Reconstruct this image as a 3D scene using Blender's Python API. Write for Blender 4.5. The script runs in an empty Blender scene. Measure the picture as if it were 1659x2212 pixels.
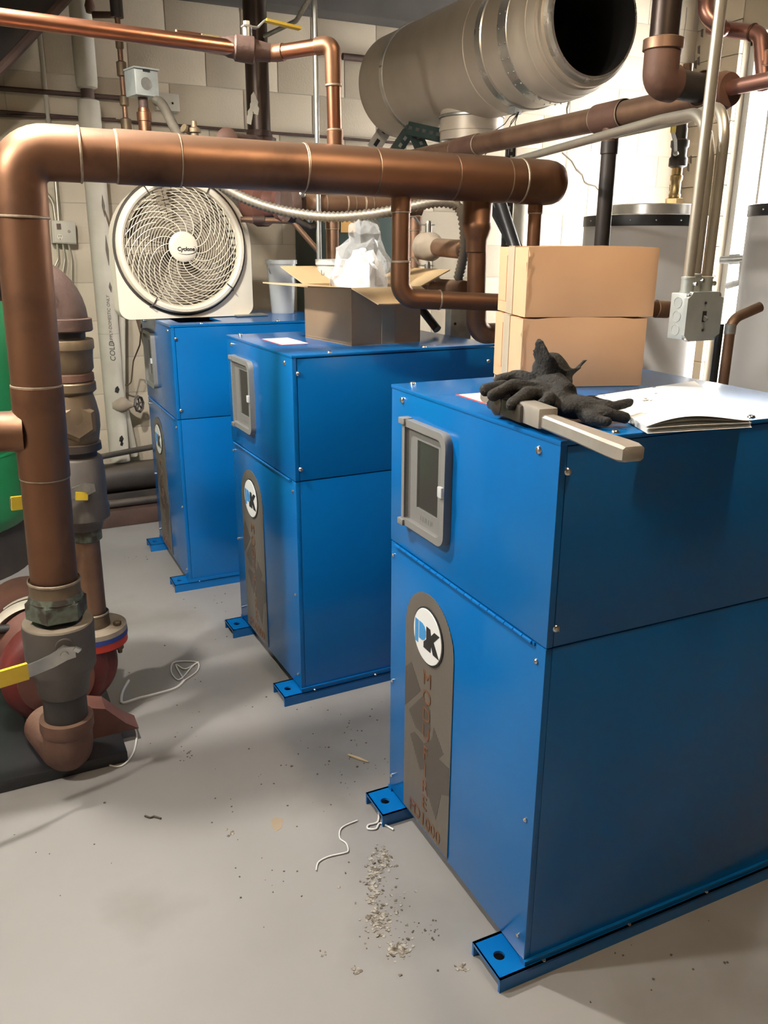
import bpy, bmesh, math, random
from mathutils import Vector, Matrix, noise
random.seed(7)
scene = bpy.context.scene
col = scene.collection
PI = math.pi
R_ = math.radians

# ---------------------------------------------------------------- camera
F_PX, IW, IH = 1792.5, 1659, 2212
_yaw, _pit, _rol = R_(26.17), R_(17.84), R_(.27)
_fw = Vector((math.sin(_yaw)*math.cos(_pit), math.cos(_yaw)*math.cos(_pit), -math.sin(_pit)))
_r0 = Vector((math.cos(_yaw), -math.sin(_yaw), 0)); _u0 = _r0.cross(_fw)
_rt = math.cos(_rol)*_r0+math.sin(_rol)*_u0
_up = -math.sin(_rol)*_r0+math.cos(_rol)*_u0
CAM = Vector((0, 0, 1.6))
cd = bpy.data.cameras.new('camera'); cam = bpy.data.objects.new('camera', cd); col.objects.link(cam)
cd.sensor_fit = 'VERTICAL'; cd.sensor_height = 24; cd.lens = F_PX/IH*24; cd.clip_start = .02; cd.clip_end = 100
cam.matrix_world = Matrix(((_rt.x, _up.x, -_fw.x, CAM.x), (_rt.y, _up.y, -_fw.y, CAM.y), (_rt.z, _up.z, -_fw.z, CAM.z), (0, 0, 0, 1)))
scene.camera = cam

# ---------------------------------------------------------------- light and exposure
vs = scene.view_settings
vs.view_transform = 'Standard'; vs.look = 'None'; vs.gamma = 1; vs.use_curve_mapping = False
vs.exposure = -0.06
w = bpy.data.worlds.new('overcast_sky'); scene.world = w; w.use_nodes = True
bg = w.node_tree.nodes['Background']; bg.inputs[0].default_value = (1, .99, .97, 1); bg.inputs[1].default_value = 32
LAMPS = [((.05, 2.54, 2.64), 'bulb', 225, (1, .97, .90), .045, 0), ((-1.1, 1.87, 2.75), 'bulb', 205, (1, .96, .89), .06, 0), ((1.2, .88, 3.15), 'bulb', 75, (1, .81, .58), .06, 0)]  # the last, warm entry is an unseen fill lamp added to brighten the scene
def lamp_light(loc, kind, watts, colour, size, length):
    ld = bpy.data.lights.new('lamp_light', 'POINT' if kind == 'bulb' else 'AREA'); ld.energy = watts; ld.color = colour
    if kind == 'bulb': ld.shadow_soft_size = size
    else: ld.shape = 'RECTANGLE'; ld.size = size; ld.size_y = length
    lo = bpy.data.objects.new('lamp_light', ld); lo.location = loc; col.objects.link(lo)
for _l in LAMPS: lamp_light(*_l)

# ---------------------------------------------------------------- pixels to points
def ray(px, py): return _rt*((px-IW/2)/F_PX)+_up*((IH/2-py)/F_PX)+_fw
def D(px, py, d): return CAM+ray(px, py)*d
def _ax(px, py, a, v):
    r = ray(px, py); return CAM+r*((v-CAM[a])/r[a])
def X(px, py, v): return _ax(px, py, 0, v)
def Y(px, py, v): return _ax(px, py, 1, v)
def Z(px, py, v=0.): return _ax(px, py, 2, v)
def dep(p): return (Vector(p)-CAM).dot(_fw)

# ---------------------------------------------------------------- materials
MATS = {}
def mat(name, c, rough=.6, metal=0., c2=None, scale=6., detail=4, bump=0., bscale=60., spec=.5, coat=0., c3=None, lo=.35, hi=.7, stretch=None):
    m = bpy.data.materials.new(name); m.use_nodes = True; nt = m.node_tree; N = nt.nodes; L = nt.links
    b = N['Principled BSDF']; b.inputs['Base Color'].default_value = (*c, 1); b.inputs['Roughness'].default_value = rough
    b.inputs['Metallic'].default_value = metal; b.inputs['Specular IOR Level'].default_value = spec; b.inputs['Coat Weight'].default_value = coat
    b.inputs['Coat Roughness'].default_value = .12
    tc = N.new('ShaderNodeTexCoord'); src = tc.outputs['Object']
    if stretch:
        mp = N.new('ShaderNodeMapping'); mp.inputs['Scale'].default_value = stretch; L.new(src, mp.inputs[0]); src = mp.outputs[0]
    if c2:
        t = N.new('ShaderNodeTexNoise'); t.inputs['Scale'].default_value = scale; t.inputs['Detail'].default_value = detail; L.new(src, t.inputs['Vector'])
        rp = N.new('ShaderNodeValToRGB'); rp.color_ramp.elements[0].position = lo; rp.color_ramp.elements[0].color = (*c, 1)
        rp.color_ramp.elements[1].position = hi; rp.color_ramp.elements[1].color = (*c2, 1)
        if c3:
            e = rp.color_ramp.elements.new((lo+hi)/2); e.color = (*c3, 1)
        L.new(t.outputs['Fac'], rp.inputs[0]); L.new(rp.outputs[0], b.inputs['Base Color'])
        mr = N.new('ShaderNodeMapRange'); mr.inputs['To Min'].default_value = rough*.85; mr.inputs['To Max'].default_value = min(1, rough*1.2)
        L.new(t.outputs['Fac'], mr.inputs[0]); L.new(mr.outputs[0], b.inputs['Roughness'])
    if bump:
        t2 = N.new('ShaderNodeTexNoise'); t2.inputs['Scale'].default_value = bscale; t2.inputs['Detail'].default_value = 5; L.new(src, t2.inputs['Vector'])
        bm_ = N.new('ShaderNodeBump'); bm_.inputs['Strength'].default_value = bump; bm_.inputs['Distance'].default_value = .01
        L.new(t2.outputs['Fac'], bm_.inputs['Height']); L.new(bm_.outputs[0], b.inputs['Normal'])
    MATS[name] = m; return m
mat('copper', (.225, .113, .064), .46, .9, (.085, .046, .030), 4.5, 10, c3=(.205, .105, .060), lo=.36, hi=.74, bump=.04, bscale=25)
mat('copper_dusty', (.30, .18, .115), .5, .8, (.20, .115, .075), 9, 6, bump=.05)
mat('copper_bright', (.42, .185, .105), .33, 1, (.30, .135, .08), 4, 4)
mat('copper_pink', (.50, .27, .21), .38, .9, (.40, .20, .15), 8)
mat('solder', (.42, .34, .25), .5, .6, (.28, .21, .15), 40)
mat('iron_brown', (.085, .048, .036), .6, .2, (.055, .033, .026), 8, 6, bump=.15, bscale=80)
mat('iron_rust', (.14, .07, .046), .62, .15, (.09, .046, .032), 9, 6, bump=.12, bscale=80)
mat('brass_dull', (.20, .145, .085), .5, .5, (.12, .085, .055), 9, 6, bump=.08)
mat('brass', (.52, .38, .17), .35, .9, (.35, .25, .12), 12)
mat('verdigris', (.10, .105, .075), .65, .3, (.055, .045, .034), 22, 6, c3=(.13, .155, .12), lo=.3, hi=.55)
mat('valve_grey', (.12, .105, .092), .5, .4, (.075, .065, .058), 7, 6, bump=.06)
mat('dust', (.34, .28, .21), .85, 0, (.25, .2, .15), 12, 5)
mat('steel', (.55, .54, .50), .36, 1, (.42, .41, .38), 14)
mat('galv', (.50, .50, .47), .42, .9, (.38, .38, .36), 25, 4)
mat('galv_box', (.50, .53, .51), .42, .55, (.42, .45, .43), 20, 4)
mat('conduit', (.50, .46, .38), .4, .8, (.40, .36, .29), 9, 4)
mat('flue_steel', (.64, .56, .455), .45, .3, (.54, .465, .37), 3, 5)
mat('flue_bright', (.78, .76, .71), .28, .8, (.64, .62, .58), 12)
mat('soot', (.012, .011, .01), .9)
mat('black_iron', (.03, .027, .025), .5, .3, (.055, .042, .035), 8, 5)
mat('black_steel_pipe', (.055, .036, .027), .38, .6, (.035, .024, .018), 6, 5)
mat('black_paint', (.012, .012, .013), .4, 0)
mat('blue_paint', (.002, .124, .385), .19, 0, (.002, .115, .36), 3, 3, spec=.45)
mat('plate_grey', (.135, .12, .10), .5, .2)
mat('plate_dark', (.085, .072, .06), .5, .2)
mat('plate_copper', (.21, .095, .045), .45, .4)
mat('emblem_white', (.80, .80, .78), .35)
mat('emblem_blue', (.06, .28, .60), .4)
mat('emblem_black', (.02, .02, .02), .4)
mat('bezel_grey', (.20, .195, .185), .42)
mat('screen', (.02, .018, .014), .12, spec=.6)
mat('screw', (.70, .69, .66), .25, 1)
mat('fan_plastic', (.78, .71, .58), .38, 0, (.72, .64, .51), 5)
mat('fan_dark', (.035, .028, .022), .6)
mat('fan_blade', (.20, .165, .12), .55)
mat('cardboard', (.58, .40, .24), .8, 0, (.52, .355, .21), 5, 5, bump=.03, bscale=140)
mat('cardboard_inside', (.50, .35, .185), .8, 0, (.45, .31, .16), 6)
mat('cardboard_tan', (.64, .385, .215), .8, 0, (.58, .345, .19), 4, 4, bump=.03, bscale=140)
mat('tape', (.52, .43, .30), .35, 0, (.46, .37, .25), 10)
mat('paper', (.88, .88, .86), .7)
mat('paper_red', (.55, .06, .05), .6)
mat('glove', (.010, .009, .008), .9, 0, (.020, .017, .014), 18, 6, bump=.5, bscale=160)
mat('alu', (.60, .56, .50), .42, .65, (.40, .35, .29), 9, 6, bump=.05)
mat('flex_metal', (.24, .21, .165), .5, .55, (.17, .145, .11), 9, 4)
mat('wrench_steel', (.16, .145, .125), .42, .9, (.09, .08, .07), 14, 5)
mat('floor_paint', (.245, .232, .22), .5, 0, (.18, .163, .146), 1.6, 11, c3=(.268, .255, .243), lo=.33, hi=.74, bump=.05, bscale=35)
mat('block_paint', (.52, .445, .335), .75, 0, (.45, .38, .285), 2.2, 6, bump=.12, bscale=90)
_n = MATS['block_paint'].node_tree; _g = _n.nodes.new('ShaderNodeNewGeometry')
for _t in [x for x in _n.nodes if x.type == 'TEX_NOISE']: _n.links.new(_g.outputs['Position'], _t.inputs['Vector'])
mat('mortar', (.40, .355, .285), .9)
mat("room_paint", (.33, .275, .205), .85, 0, (.30, .25, .185), 3)
mat('ceiling_paint', (.16, .145, .125), .9)
mat('soffit_paint', (.055, .048, .041), .9, 0, (.045, .04, .034), 4)
mat('window_frame', (.55, .55, .53), .5)
mat('white_enamel', (.62, .60, .57), .35, 0, (.60, .58, .55), 2)
mat('rubber_black', (.02, .02, .021), .55)
mat('green_paint', (.012, .20, .065), .4, 0, (.012, .17, .055), 4)
mat('green_dark', (.028, .05, .042), .5, 0, (.02, .038, .032), 4)
mat('pump_red', (.15, .018, .015), .5, 0, (.075, .018, .015), 9, 6, bump=.1)
mat('pump_red_bright', (.45, .035, .02), .5)
mat('rust_red', (.14, .055, .038), .6, 0, (.09, .036, .027), 8)
mat('gasket_blue', (.02, .045, .22), .5)
mat('yellow_vinyl', (.72, .50, .035), .45, 0, (.60, .40, .03), 20)
mat('label_cream', (.62, .57, .47), .6, 0, (.5, .44, .36), 14)
mat('white_pipe', (.50, .46, .38), .7, 0, (.42, .38, .31), 6, 5, bump=.08)
mat('grime', (.12, .10, .08), .9)
mat('ink', (.05, .045, .04), .8)
mat('wood_dark', (.10, .06, .03), .7, 0, (.07, .04, .02), 12)
mat('wood_pale', (.55, .42, .24), .7)
mat('orange_label', (.55, .30, .08), .6)
mat('pail', (.55, .56, .56), .35, 0, (.42, .43, .42), 9)
mat('strap', (.82, .80, .76), .3)
mat('debris', (.42, .38, .32), .9, 0, (.12, .095, .07), 60, lo=.4, hi=.6)
mat('debris_dark', (.08, .065, .05), .9)
mat('stain', (.30, .235, .16), .7)
# ribbed badge plate
def ribbed():
    m = MATS['plate_grey']; N = m.node_tree.nodes; L = m.node_tree.links; b = N['Principled BSDF']
    tc = N.new('ShaderNodeTexCoord'); wv = N.new('ShaderNodeTexWave'); wv.bands_direction = 'Y'; wv.inputs['Scale'].default_value = 42
    L.new(tc.outputs['Object'], wv.inputs['Vector'])
    rp = N.new('ShaderNodeValToRGB'); rp.color_ramp.elements[0].color = (.085, .074, .06, 1); rp.color_ramp.elements[1].color = (.21, .185, .155, 1)
    L.new(wv.outputs['Color'], rp.inputs[0]); L.new(rp.outputs[0], b.inputs['Base Color'])
ribbed()
def dusty(name, dust=(.125, .088, .06), amt=.6):
    m = MATS[name]; N = m.node_tree.nodes; L = m.node_tree.links; b = N['Principled BSDF']
    ge = N.new('ShaderNodeNewGeometry'); sp = N.new('ShaderNodeSeparateXYZ'); L.new(ge.outputs['Normal'], sp.inputs[0])
    mr = N.new('ShaderNodeMapRange'); mr.inputs['From Min'].default_value = .45; mr.inputs['From Max'].default_value = 1; mr.inputs['To Max'].default_value = amt; L.new(sp.outputs['Z'], mr.inputs[0])
    old = b.inputs['Base Color'].links[0].from_socket; mx = N.new('ShaderNodeMix'); mx.data_type = 'RGBA'; mx.inputs['B'].default_value = (*dust, 1)
    L.new(mr.outputs[0], mx.inputs['Factor']); L.new(old, mx.inputs['A']); L.new(mx.outputs['Result'], b.inputs['Base Color'])
    m0 = b.inputs['Metallic'].default_value; mm = N.new('ShaderNodeMapRange'); mm.inputs['From Max'].default_value = amt; mm.inputs['To Min'].default_value = m0; mm.inputs['To Max'].default_value = m0*.45; L.new(mr.outputs[0], mm.inputs[0]); L.new(mm.outputs[0], b.inputs['Metallic'])
dusty('copper'); dusty('copper_dusty', (.32, .235, .16), .75); dusty('iron_rust', (.24, .15, .10), .5); dusty('black_iron', (.16, .125, .09), .5)
def plastic(name, colr, transp, gloss_rough=.08):
    m = bpy.data.materials.new(name); m.use_nodes = True; nt = m.node_tree; N = nt.nodes; L = nt.links
    b = N['Principled BSDF']; b.inputs['Base Color'].default_value = (*colr, 1); b.inputs['Roughness'].default_value = gloss_rough
    tr = N.new('ShaderNodeBsdfTransparent'); mx = N.new('ShaderNodeMixShader'); mx.inputs[0].default_value = transp
    L.new(b.outputs[0], mx.inputs[1]); L.new(tr.outputs[0], mx.inputs[2]); L.new(mx.outputs[0], N['Material Output'].inputs[0])
    MATS[name] = m
plastic('clear_plastic', (.9, .9, .9), .74, .03)
plastic('clear_cover', (.45, .43, .40), .96, .08)
plastic('clear_latch', (.85, .85, .85), .45, .05)
plastic('pail_clear', (.60, .61, .60), .35, .2)
plastic('pane', (.95, .97, 1), .9, .05)

# ---------------------------------------------------------------- mesh building
ORG = {}
class MB:
    def __init__(s): s.v = []; s.f = []
    def add(s, vs_, fs):
        o = len(s.v); s.v += [Vector(v) for v in vs_]; s.f += [tuple(i+o for i in f) for f in fs]; return s
    def box(s, c, size, M=None, bev=0.):
        bm = bmesh.new(); bmesh.ops.create_cube(bm, size=1)
        for v in bm.verts: v.co = Vector((v.co.x*size[0], v.co.y*size[1], v.co.z*size[2]))
        if bev: bmesh.ops.bevel(bm, geom=bm.edges[:], offset=bev, segments=2, affect='EDGES', profile=.6)
        bm.verts.index_update()
        c = Vector(c)
        s.add([c+(M @ v.co if M else v.co) for v in bm.verts], [[v.index for v in f.verts] for f in bm.faces]); bm.free(); return s
    def lathe(s, p0, axis, prof, seg=32, capa=True, capb=True, ref=None):
        a = Vector(axis).normalized(); t = Vector(ref) if ref else (Vector((0, 0, 1)) if abs(a.z) < .9 else Vector((1, 0, 0)))
        u = (t-a*t.dot(a)).normalized(); w_ = a.cross(u); p0 = Vector(p0); vs_ = []; fs = []
        for h, r in prof:
            for k in range(seg):
                an = 2*PI*k/seg; vs_.append(p0+a*h+(u*math.cos(an)+w_*math.sin(an))*r)
        n = len(prof)
        for i in range(n-1):
            for k in range(seg):
                k2 = (k+1) % seg; fs.append((i*seg+k, i*seg+k2, (i+1)*seg+k2, (i+1)*seg+k))
        if capa: fs.append(tuple(reversed(range(seg))))
        if capb: fs.append(tuple((n-1)*seg+k for k in range(seg)))
        return s.add(vs_, fs)
    def cyl(s, p0, p1, r, seg=24, r2=None):
        p0, p1 = Vector(p0), Vector(p1); return s.lathe(p0, p1-p0, [(0, r), ((p1-p0).length, r if r2 is None else r2)], seg)
    def tube(s, pts, r, seg=12, caps=True, closed=False):
        pts = [Vector(p) for p in pts]; n = len(pts); rr = r if isinstance(r, (list, tuple)) else [r]*n
        vs_ = []; fs = []; u = None
        for i in range(n):
            if closed: t = (pts[(i+1) % n]-pts[i-1]).normalized()
            else: t = (pts[min(i+1, n-1)]-pts[max(i-1, 0)]).normalized()
            if u is None:
                q = Vector((0, 0, 1)) if abs(t.z) < .9 else Vector((1, 0, 0)); u = (q-t*q.dot(t)).normalized()
            else: u = (u-t*u.dot(t)).normalized()
            w_ = t.cross(u)
            for k in range(seg):
                an = 2*PI*k/seg; vs_.append(pts[i]+(u*math.cos(an)+w_*math.sin(an))*rr[i])
        for i in range(n if closed else n-1):
            j = (i+1) % n
            for k in range(seg):
                k2 = (k+1) % seg; fs.append((i*seg+k, i*seg+k2, j*seg+k2, j*seg+k))
        if caps and not closed:
            fs.append(tuple(reversed(range(seg)))); fs.append(tuple((n-1)*seg+k for k in range(seg)))
        return s.add(vs_, fs)
    def prism(s, poly, O, U, V, th):
        # poly in (u,v), extruded by vector th
        O, U, V, th = Vector(O), Vector(U), Vector(V), Vector(th); n = len(poly)
        a = [O+U*p[0]+V*p[1] for p in poly]
        return s.add(a+[p+th for p in a], [tuple(range(n)), tuple(reversed(range(n, 2*n)))]+[(i, i+n, (i+1) % n+n, (i+1) % n) for i in range(n)])
    def sphere(s, c, r, su=16, sv=10, M=None):
        r = r if isinstance(r, (tuple, list)) else (r, r, r); c = Vector(c); vs_ = []; fs = []
        for i in range(sv+1):
            th = PI*i/sv
            for k in range(su):
                ph = 2*PI*k/su; p = Vector((r[0]*math.sin(th)*math.cos(ph), r[1]*math.sin(th)*math.sin(ph), r[2]*math.cos(th)))
                vs_.append(c+(M @ p if M else p))
        for i in range(sv):
            for k in range(su):
                k2 = (k+1) % su; fs.append((i*su+k, (i+1)*su+k, (i+1)*su+k2, i*su+k2))
        return s.add(vs_, fs)
    def mesh(s, name, org=Vector((0, 0, 0)), smooth=True, ang=40):
        me = bpy.data.meshes.new(name); me.from_pydata([v-org for v in s.v], [], s.f)
        bm = bmesh.new(); bm.from_mesh(me); bmesh.ops.remove_doubles(bm, verts=bm.verts, dist=1e-6)
        bmesh.ops.recalc_face_normals(bm, faces=bm.faces); bm.to_mesh(me); bm.free()
        if smooth:
            me.polygons.foreach_set('use_smooth', [True]*len(me.polygons)); me.set_sharp_from_angle(angle=R_(ang))
        me.update(); return me
    def build(s, name, m, parent=None, smooth=True, ang=40):
        return link(name, s.mesh(name, ORG.get(parent.name, Vector((0, 0, 0))) if parent else Vector((0, 0, 0)), smooth, ang), m, parent)
def link(name, me, m=None, parent=None):
    o = bpy.data.objects.new(name, me); col.objects.link(o)
    if m and me and not me.materials: me.materials.append(MATS[m])
    if parent:
        o.parent = parent
        if parent.name in ORG: ORG[o.name] = ORG[parent.name]
    return o
def tag(o, label=None, cat=None, group=None, kind=None):
    if label: o['label'] = label
    if cat: o['category'] = cat
    if group: o['group'] = group
    if kind: o['kind'] = kind
    return o
def thing(name, label, cat, loc=(0, 0, 0), rotz=0., group=None, local=False):
    o = bpy.data.objects.new(name, None); col.objects.link(o); o.empty_display_size = .05
    o.location = loc; o.rotation_euler = (0, 0, rotz)
    ORG[o.name] = Vector((0, 0, 0)) if local else Vector(loc)
    return tag(o, label, cat, group)
def single(o, label, cat, group=None, base=None):
    """a one-mesh thing: move its origin to its base"""
    me = o.data; xs = [v.co for v in me.vertices]
    c = Vector(((min(v.x for v in xs)+max(v.x for v in xs))/2, (min(v.y for v in xs)+max(v.y for v in xs))/2, min(v.z for v in xs)))
    me.transform(Matrix.Translation(-c)); o.location = c
    return tag(o, label, cat, group)
def fillet(pts, rad, n=8):
    pts = [Vector(p) for p in pts]; out = [pts[0]]
    for i in range(1, len(pts)-1):
        a, b, c = pts[i-1], pts[i], pts[i+1]; d1 = (a-b).normalized(); d2 = (c-b).normalized()
        ang = d1.angle(d2); rr = rad[i-1] if isinstance(rad, (list, tuple)) else rad
        t = min(rr/math.tan(ang/2), (a-b).length*.49, (c-b).length*.49); rr = t*math.tan(ang/2)
        bis = (d1+d2).normalized(); ce = b+bis*(rr/math.sin(ang/2)); s0 = b+d1*t-ce; s1 = b+d2*t-ce
        tot = s0.angle(s1); ax = s0.cross(s1).normalized()
        for k in range(n+1): out.append(ce+Matrix.Rotation(tot*k/n, 3, ax) @ s0)
    return out+[pts[-1]]
def text_mesh(txt, size, bold=0., shear=0.):
    cu = bpy.data.curves.new('t', 'FONT'); cu.body = txt; cu.size = size; cu.align_x = 'CENTER'; cu.align_y = 'CENTER'; cu.extrude = .0006; cu.offset = bold; cu.shear = shear; cu.resolution_u = 3
    ob = bpy.data.objects.new('t', cu); col.objects.link(ob); dg = bpy.context.evaluated_depsgraph_get()
    me = bpy.data.meshes.new_from_object(ob.evaluated_get(dg)); bpy.data.objects.remove(ob); bpy.data.curves.remove(cu); me.materials.clear(); return me
def place_text(name, txt, size, O, U, V, m, parent, bold=0., shear=0.):
    me = text_mesh(txt, size, bold, shear); U = Vector(U).normalized(); V = Vector(V).normalized(); W = U.cross(V); O = Vector(O)-ORG.get(parent.name, Vector((0, 0, 0)))
    me.transform(Matrix(((U.x, V.x, W.x, O.x), (U.y, V.y, W.y, O.y), (U.z, V.z, W.z, O.z), (0, 0, 0, 1)))); return link(name, me, m, parent)
def remeshed(mb, voxel, smooth_it=2):
    me = mb.mesh('tmp'); o = bpy.data.objects.new('tmp', me); col.objects.link(o)
    rm = o.modifiers.new('r', 'REMESH'); rm.mode = 'VOXEL'; rm.voxel_size = voxel; sm = o.modifiers.new('s', 'SMOOTH'); sm.iterations = smooth_it
    dg = bpy.context.evaluated_depsgraph_get(); out = bpy.data.meshes.new_from_object(o.evaluated_get(dg)); bpy.data.objects.remove(o)
    out.materials.clear(); out.polygons.foreach_set('use_smooth', [True]*len(out.polygons)); return out
def rotM(z=0., x=0., y=0.): return Matrix.Rotation(z, 3, 'Z') @ Matrix.Rotation(y, 3, 'Y') @ Matrix.Rotation(x, 3, 'X')

# ================================================================ the room
YB, XR, ZC, XL, YF = 5.2, 5.12, 3.45, -2.6, -2.4
def struct(name, mb, m, label, cat=None):
    o = mb.build(name, m, None); o['kind'] = 'structure'; o['label'] = label; return o
fl = struct('floor', MB().box(((XL+XR)/2, (YF+YB)/2, -.05), (XR-XL+.4, YB-YF+.4, .1)), 'floor_paint', 'grey painted concrete floor with dust and scuffs')
struct('ceiling', MB().box(((XL+XR)/2, (YF+YB)/2, ZC+.05), (XR-XL+.4, YB-YF+.4, .1)), 'ceiling_paint', 'dark ceiling slab over the boiler room')
struct('wall_left', MB().box((XL-.05, (YF+YB)/2, ZC/2), (.1, YB-YF, ZC)), 'room_paint', 'painted side wall of the boiler room')
struct('wall_front', MB().box(((XL+XR)/2, YF-.05, ZC/2), (XR-XL, .1, ZC)), 'room_paint', 'painted wall opposite the block wall')
wb = struct('wall_back', MB().box(((XL+XR)/2, YB+.0525, ZC/2), (XR-XL+.2, .1, ZC)), 'mortar', 'cream painted concrete block wall behind the boilers')
CH, BL, Z0 = .2157, .4314, 1.384-6*.2157
blk = {}
def block_mesh(key, sx, sy, sz):
    if key not in blk:
        blk[key] = MB().box((0, 0, 0), (sx, sy, sz), bev=.0025).mesh('block', smooth=True, ang=30); blk[key].materials.append(MATS['block_paint'])
    return blk[key]
for r in range(0, 16):
    zc = Z0+(r-.5)*CH
    if zc+CH/2 > ZC: continue
    x = -.75-(BL/2 if r % 2 else 0)
    while x < XR:
        x1 = min(x+BL, XR)
        if x1-x > .05:
            o = link('block', block_mesh('b%.3f' % (x1-x), x1-x-.005, .05, CH-.005), None, wb); o.location = ((x+x1)/2, YB+.025, zc)
        x += BL
struct('wall_back_plain', MB().box((XL/2-.42, YB+.025, ZC/2), (-XL-.84+.0, .05, ZC)), 'block_paint', 'painted wall continuing beyond the green tank').name = 'wall_rear'
# right wall with the bright opening
W0, W1, ZS, ZT = 3.3, 4.78, .45, 3.0
wr = struct('wall_right', MB().box((XR+.10, (YF+W0)/2, ZC/2), (.2, W0-YF, ZC)).box((XR+.10, (W0+W1)/2, ZS/2), (.2, W1-W0, ZS)).box((XR+.10, (W0+W1)/2, (ZT+ZC)/2), (.2, W1-W0, ZC-ZT)).box((XR+.13, (W1+YB)/2, ZC/2), (.2, YB-W1, ZC)), 'room_paint', 'painted block wall with the bright window')
for r in range(0, 16):
    zc = Z0+(r-.5)*CH
    if zc+CH/2 > ZC: continue
    cuts = [W1, YB] if r % 2 else [W1, W1+.21, YB]
    for a, b in zip(cuts, cuts[1:]):
        o = link('block', block_mesh('s%.3f' % (b-a), .05, b-a-.005, CH-.005), None, wr); o.location = (XR+.018, (a+b)/2, zc)
wn = MB()
for yy in (W0+.03, 4.545, W1-.03): wn.box((XR+.12, yy, (ZS+ZT)/2), (.06, .022 if yy == 4.545 else .05, ZT-ZS))
for zz in (ZS+.03, ZT-.03): wn.box((XR+.12, (W0+W1)/2, zz), (.06, W1-W0, .05))
wo = wn.build('window_1', 'window_frame'); wo['kind'] = 'structure'; wo['label'] = 'tall window blown out with daylight beside the water heaters'
for a, b in ((W0, 4.545), (4.545, W1)):
    MB().box((XR+.12, (a+b)/2, (ZS+ZT)/2), (.006, b-a-.03, ZT-ZS-.06)).build('pane', 'pane', wo)
struct('trim_1', MB().box((.2, YB-.09, 3.165), (5.6, .18, .57), bev=.01), 'soffit_paint', 'dark concrete beam along the top of the block wall')
# paint flakes and a crack on the white end of the block wall
def wall_strip(name, pts, wd, m, parent, y=YB-.002, th=.003):
    mb = MB()
    P = [Y(a, b, y) for a, b in pts]
    for i, (p, q) in enumerate(zip(P, P[1:])):
        d = (q-p).normalized(); n = Vector((-d.z, 0, d.x))*wd*(.5+.8*random.random())
        mb.add([p-n, p+n, q+n*.7, q-n*.7, p-n-Vector((0, th, 0)), p+n-Vector((0, th, 0)), q+n*.7-Vector((0, th, 0)), q-n*.7-Vector((0, th, 0))],
               [(0, 1, 2, 3), (4, 7, 6, 5), (0, 4, 5, 1), (1, 5, 6, 2), (2, 6, 7, 3), (3, 7, 4, 0)])
    return mb.build(name, m, parent, smooth=False)
wall_strip('paint_crack', [(1215, 330), (1235, 348), (1245, 366), (1258, 378), (1262, 392), (1270, 398), (1286, 402), (1300, 420)], .006, 'grime', wb)
wall_strip('paint_crack', [(1230, 220), (1225, 236), (1226, 250)], .006, 'grime', wb)
wall_strip('paint_crack', [(1484, 16), (1481, 50), (1474, 95), (1452, 140)], .003, 'mortar', wb)
for (a, b) in ((1517, 72), (1545, 92), (1547, 108), (1540, 122), (1510, 108), (1509, 132), (1503, 140), (1495, 240), (1515, 240), (1466, 300), (1467, 312), (1468, 335), (1462, 350), (1455, 372), (1452, 392), (1448, 405), (1492, 345), (1487, 362)):
    x = Y(a, b, YB-.002)
    if x.x < XR-.03: wall_strip('paint_chip', [(a, b-6), (a+random.uniform(-4, 4), b), (a+random.uniform(-3, 3), b+7)], .014, 'grime', wb)
    else:
        p = X(a, b, XR-.008); MB().prism([(-.012, -.03), (.01, -.02), (.014, .025), (-.006, .03)], p, (0, 1, 0), (0, 0, 1), (-.002, 0, 0)).build('paint_chip', 'grime', wr, smooth=False)

# ceiling lamps, the third an added fill (the lights set above sit in them)
for loc, kind, *_x in LAMPS:
    l = Vector(loc)
    if kind == 'bulb':
        dz = -.045 if l.z < 3 else -.03
        t = thing('pendant_lamp', 'enamel hooded pendant lamp above the pump and copper riser' if l.y > 2 else 'enamel hooded pendant lamp left of the copper riser' if l.x < 0 else 'added unseen fill lamp in a hood above the aisle before the near boiler', 'lamp', l+Vector((0, 0, dz)))
        MB().lathe(l+Vector((0, 0, dz)), (0, 0, 1), [(0, .2), (.06, .17), (.11, .12), (.15, .05), (.18, .04), (.18, .03), (.14, .045), (.10, .115), (.05, .168), (0, .2)], 28, False, False).build('shade', 'white_enamel', t)
        MB().cyl(l+Vector((0, 0, .16)), (l.x, l.y, ZC), .01, 10).build('stem', 'black_iron', t)
    else:
        t = thing('strip_light', 'long hooded strip light hanging beside the left wall', 'lamp', l+Vector((0, 0, .01)))
        MB().prism([(-.12, 0), (.12, 0), (.05, .07), (-.05, .07)], l+Vector((0, -.62, .012)), (1, 0, 0), (0, 0, 1), (0, 1.24, 0)).build('hood', 'white_enamel', t, smooth=False)
        for dy in (-.45, .45): MB().cyl(l+Vector((0, dy, .08)), (l.x, l.y+dy, ZC), .006, 8).build('hanger', 'black_iron', t)

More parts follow.
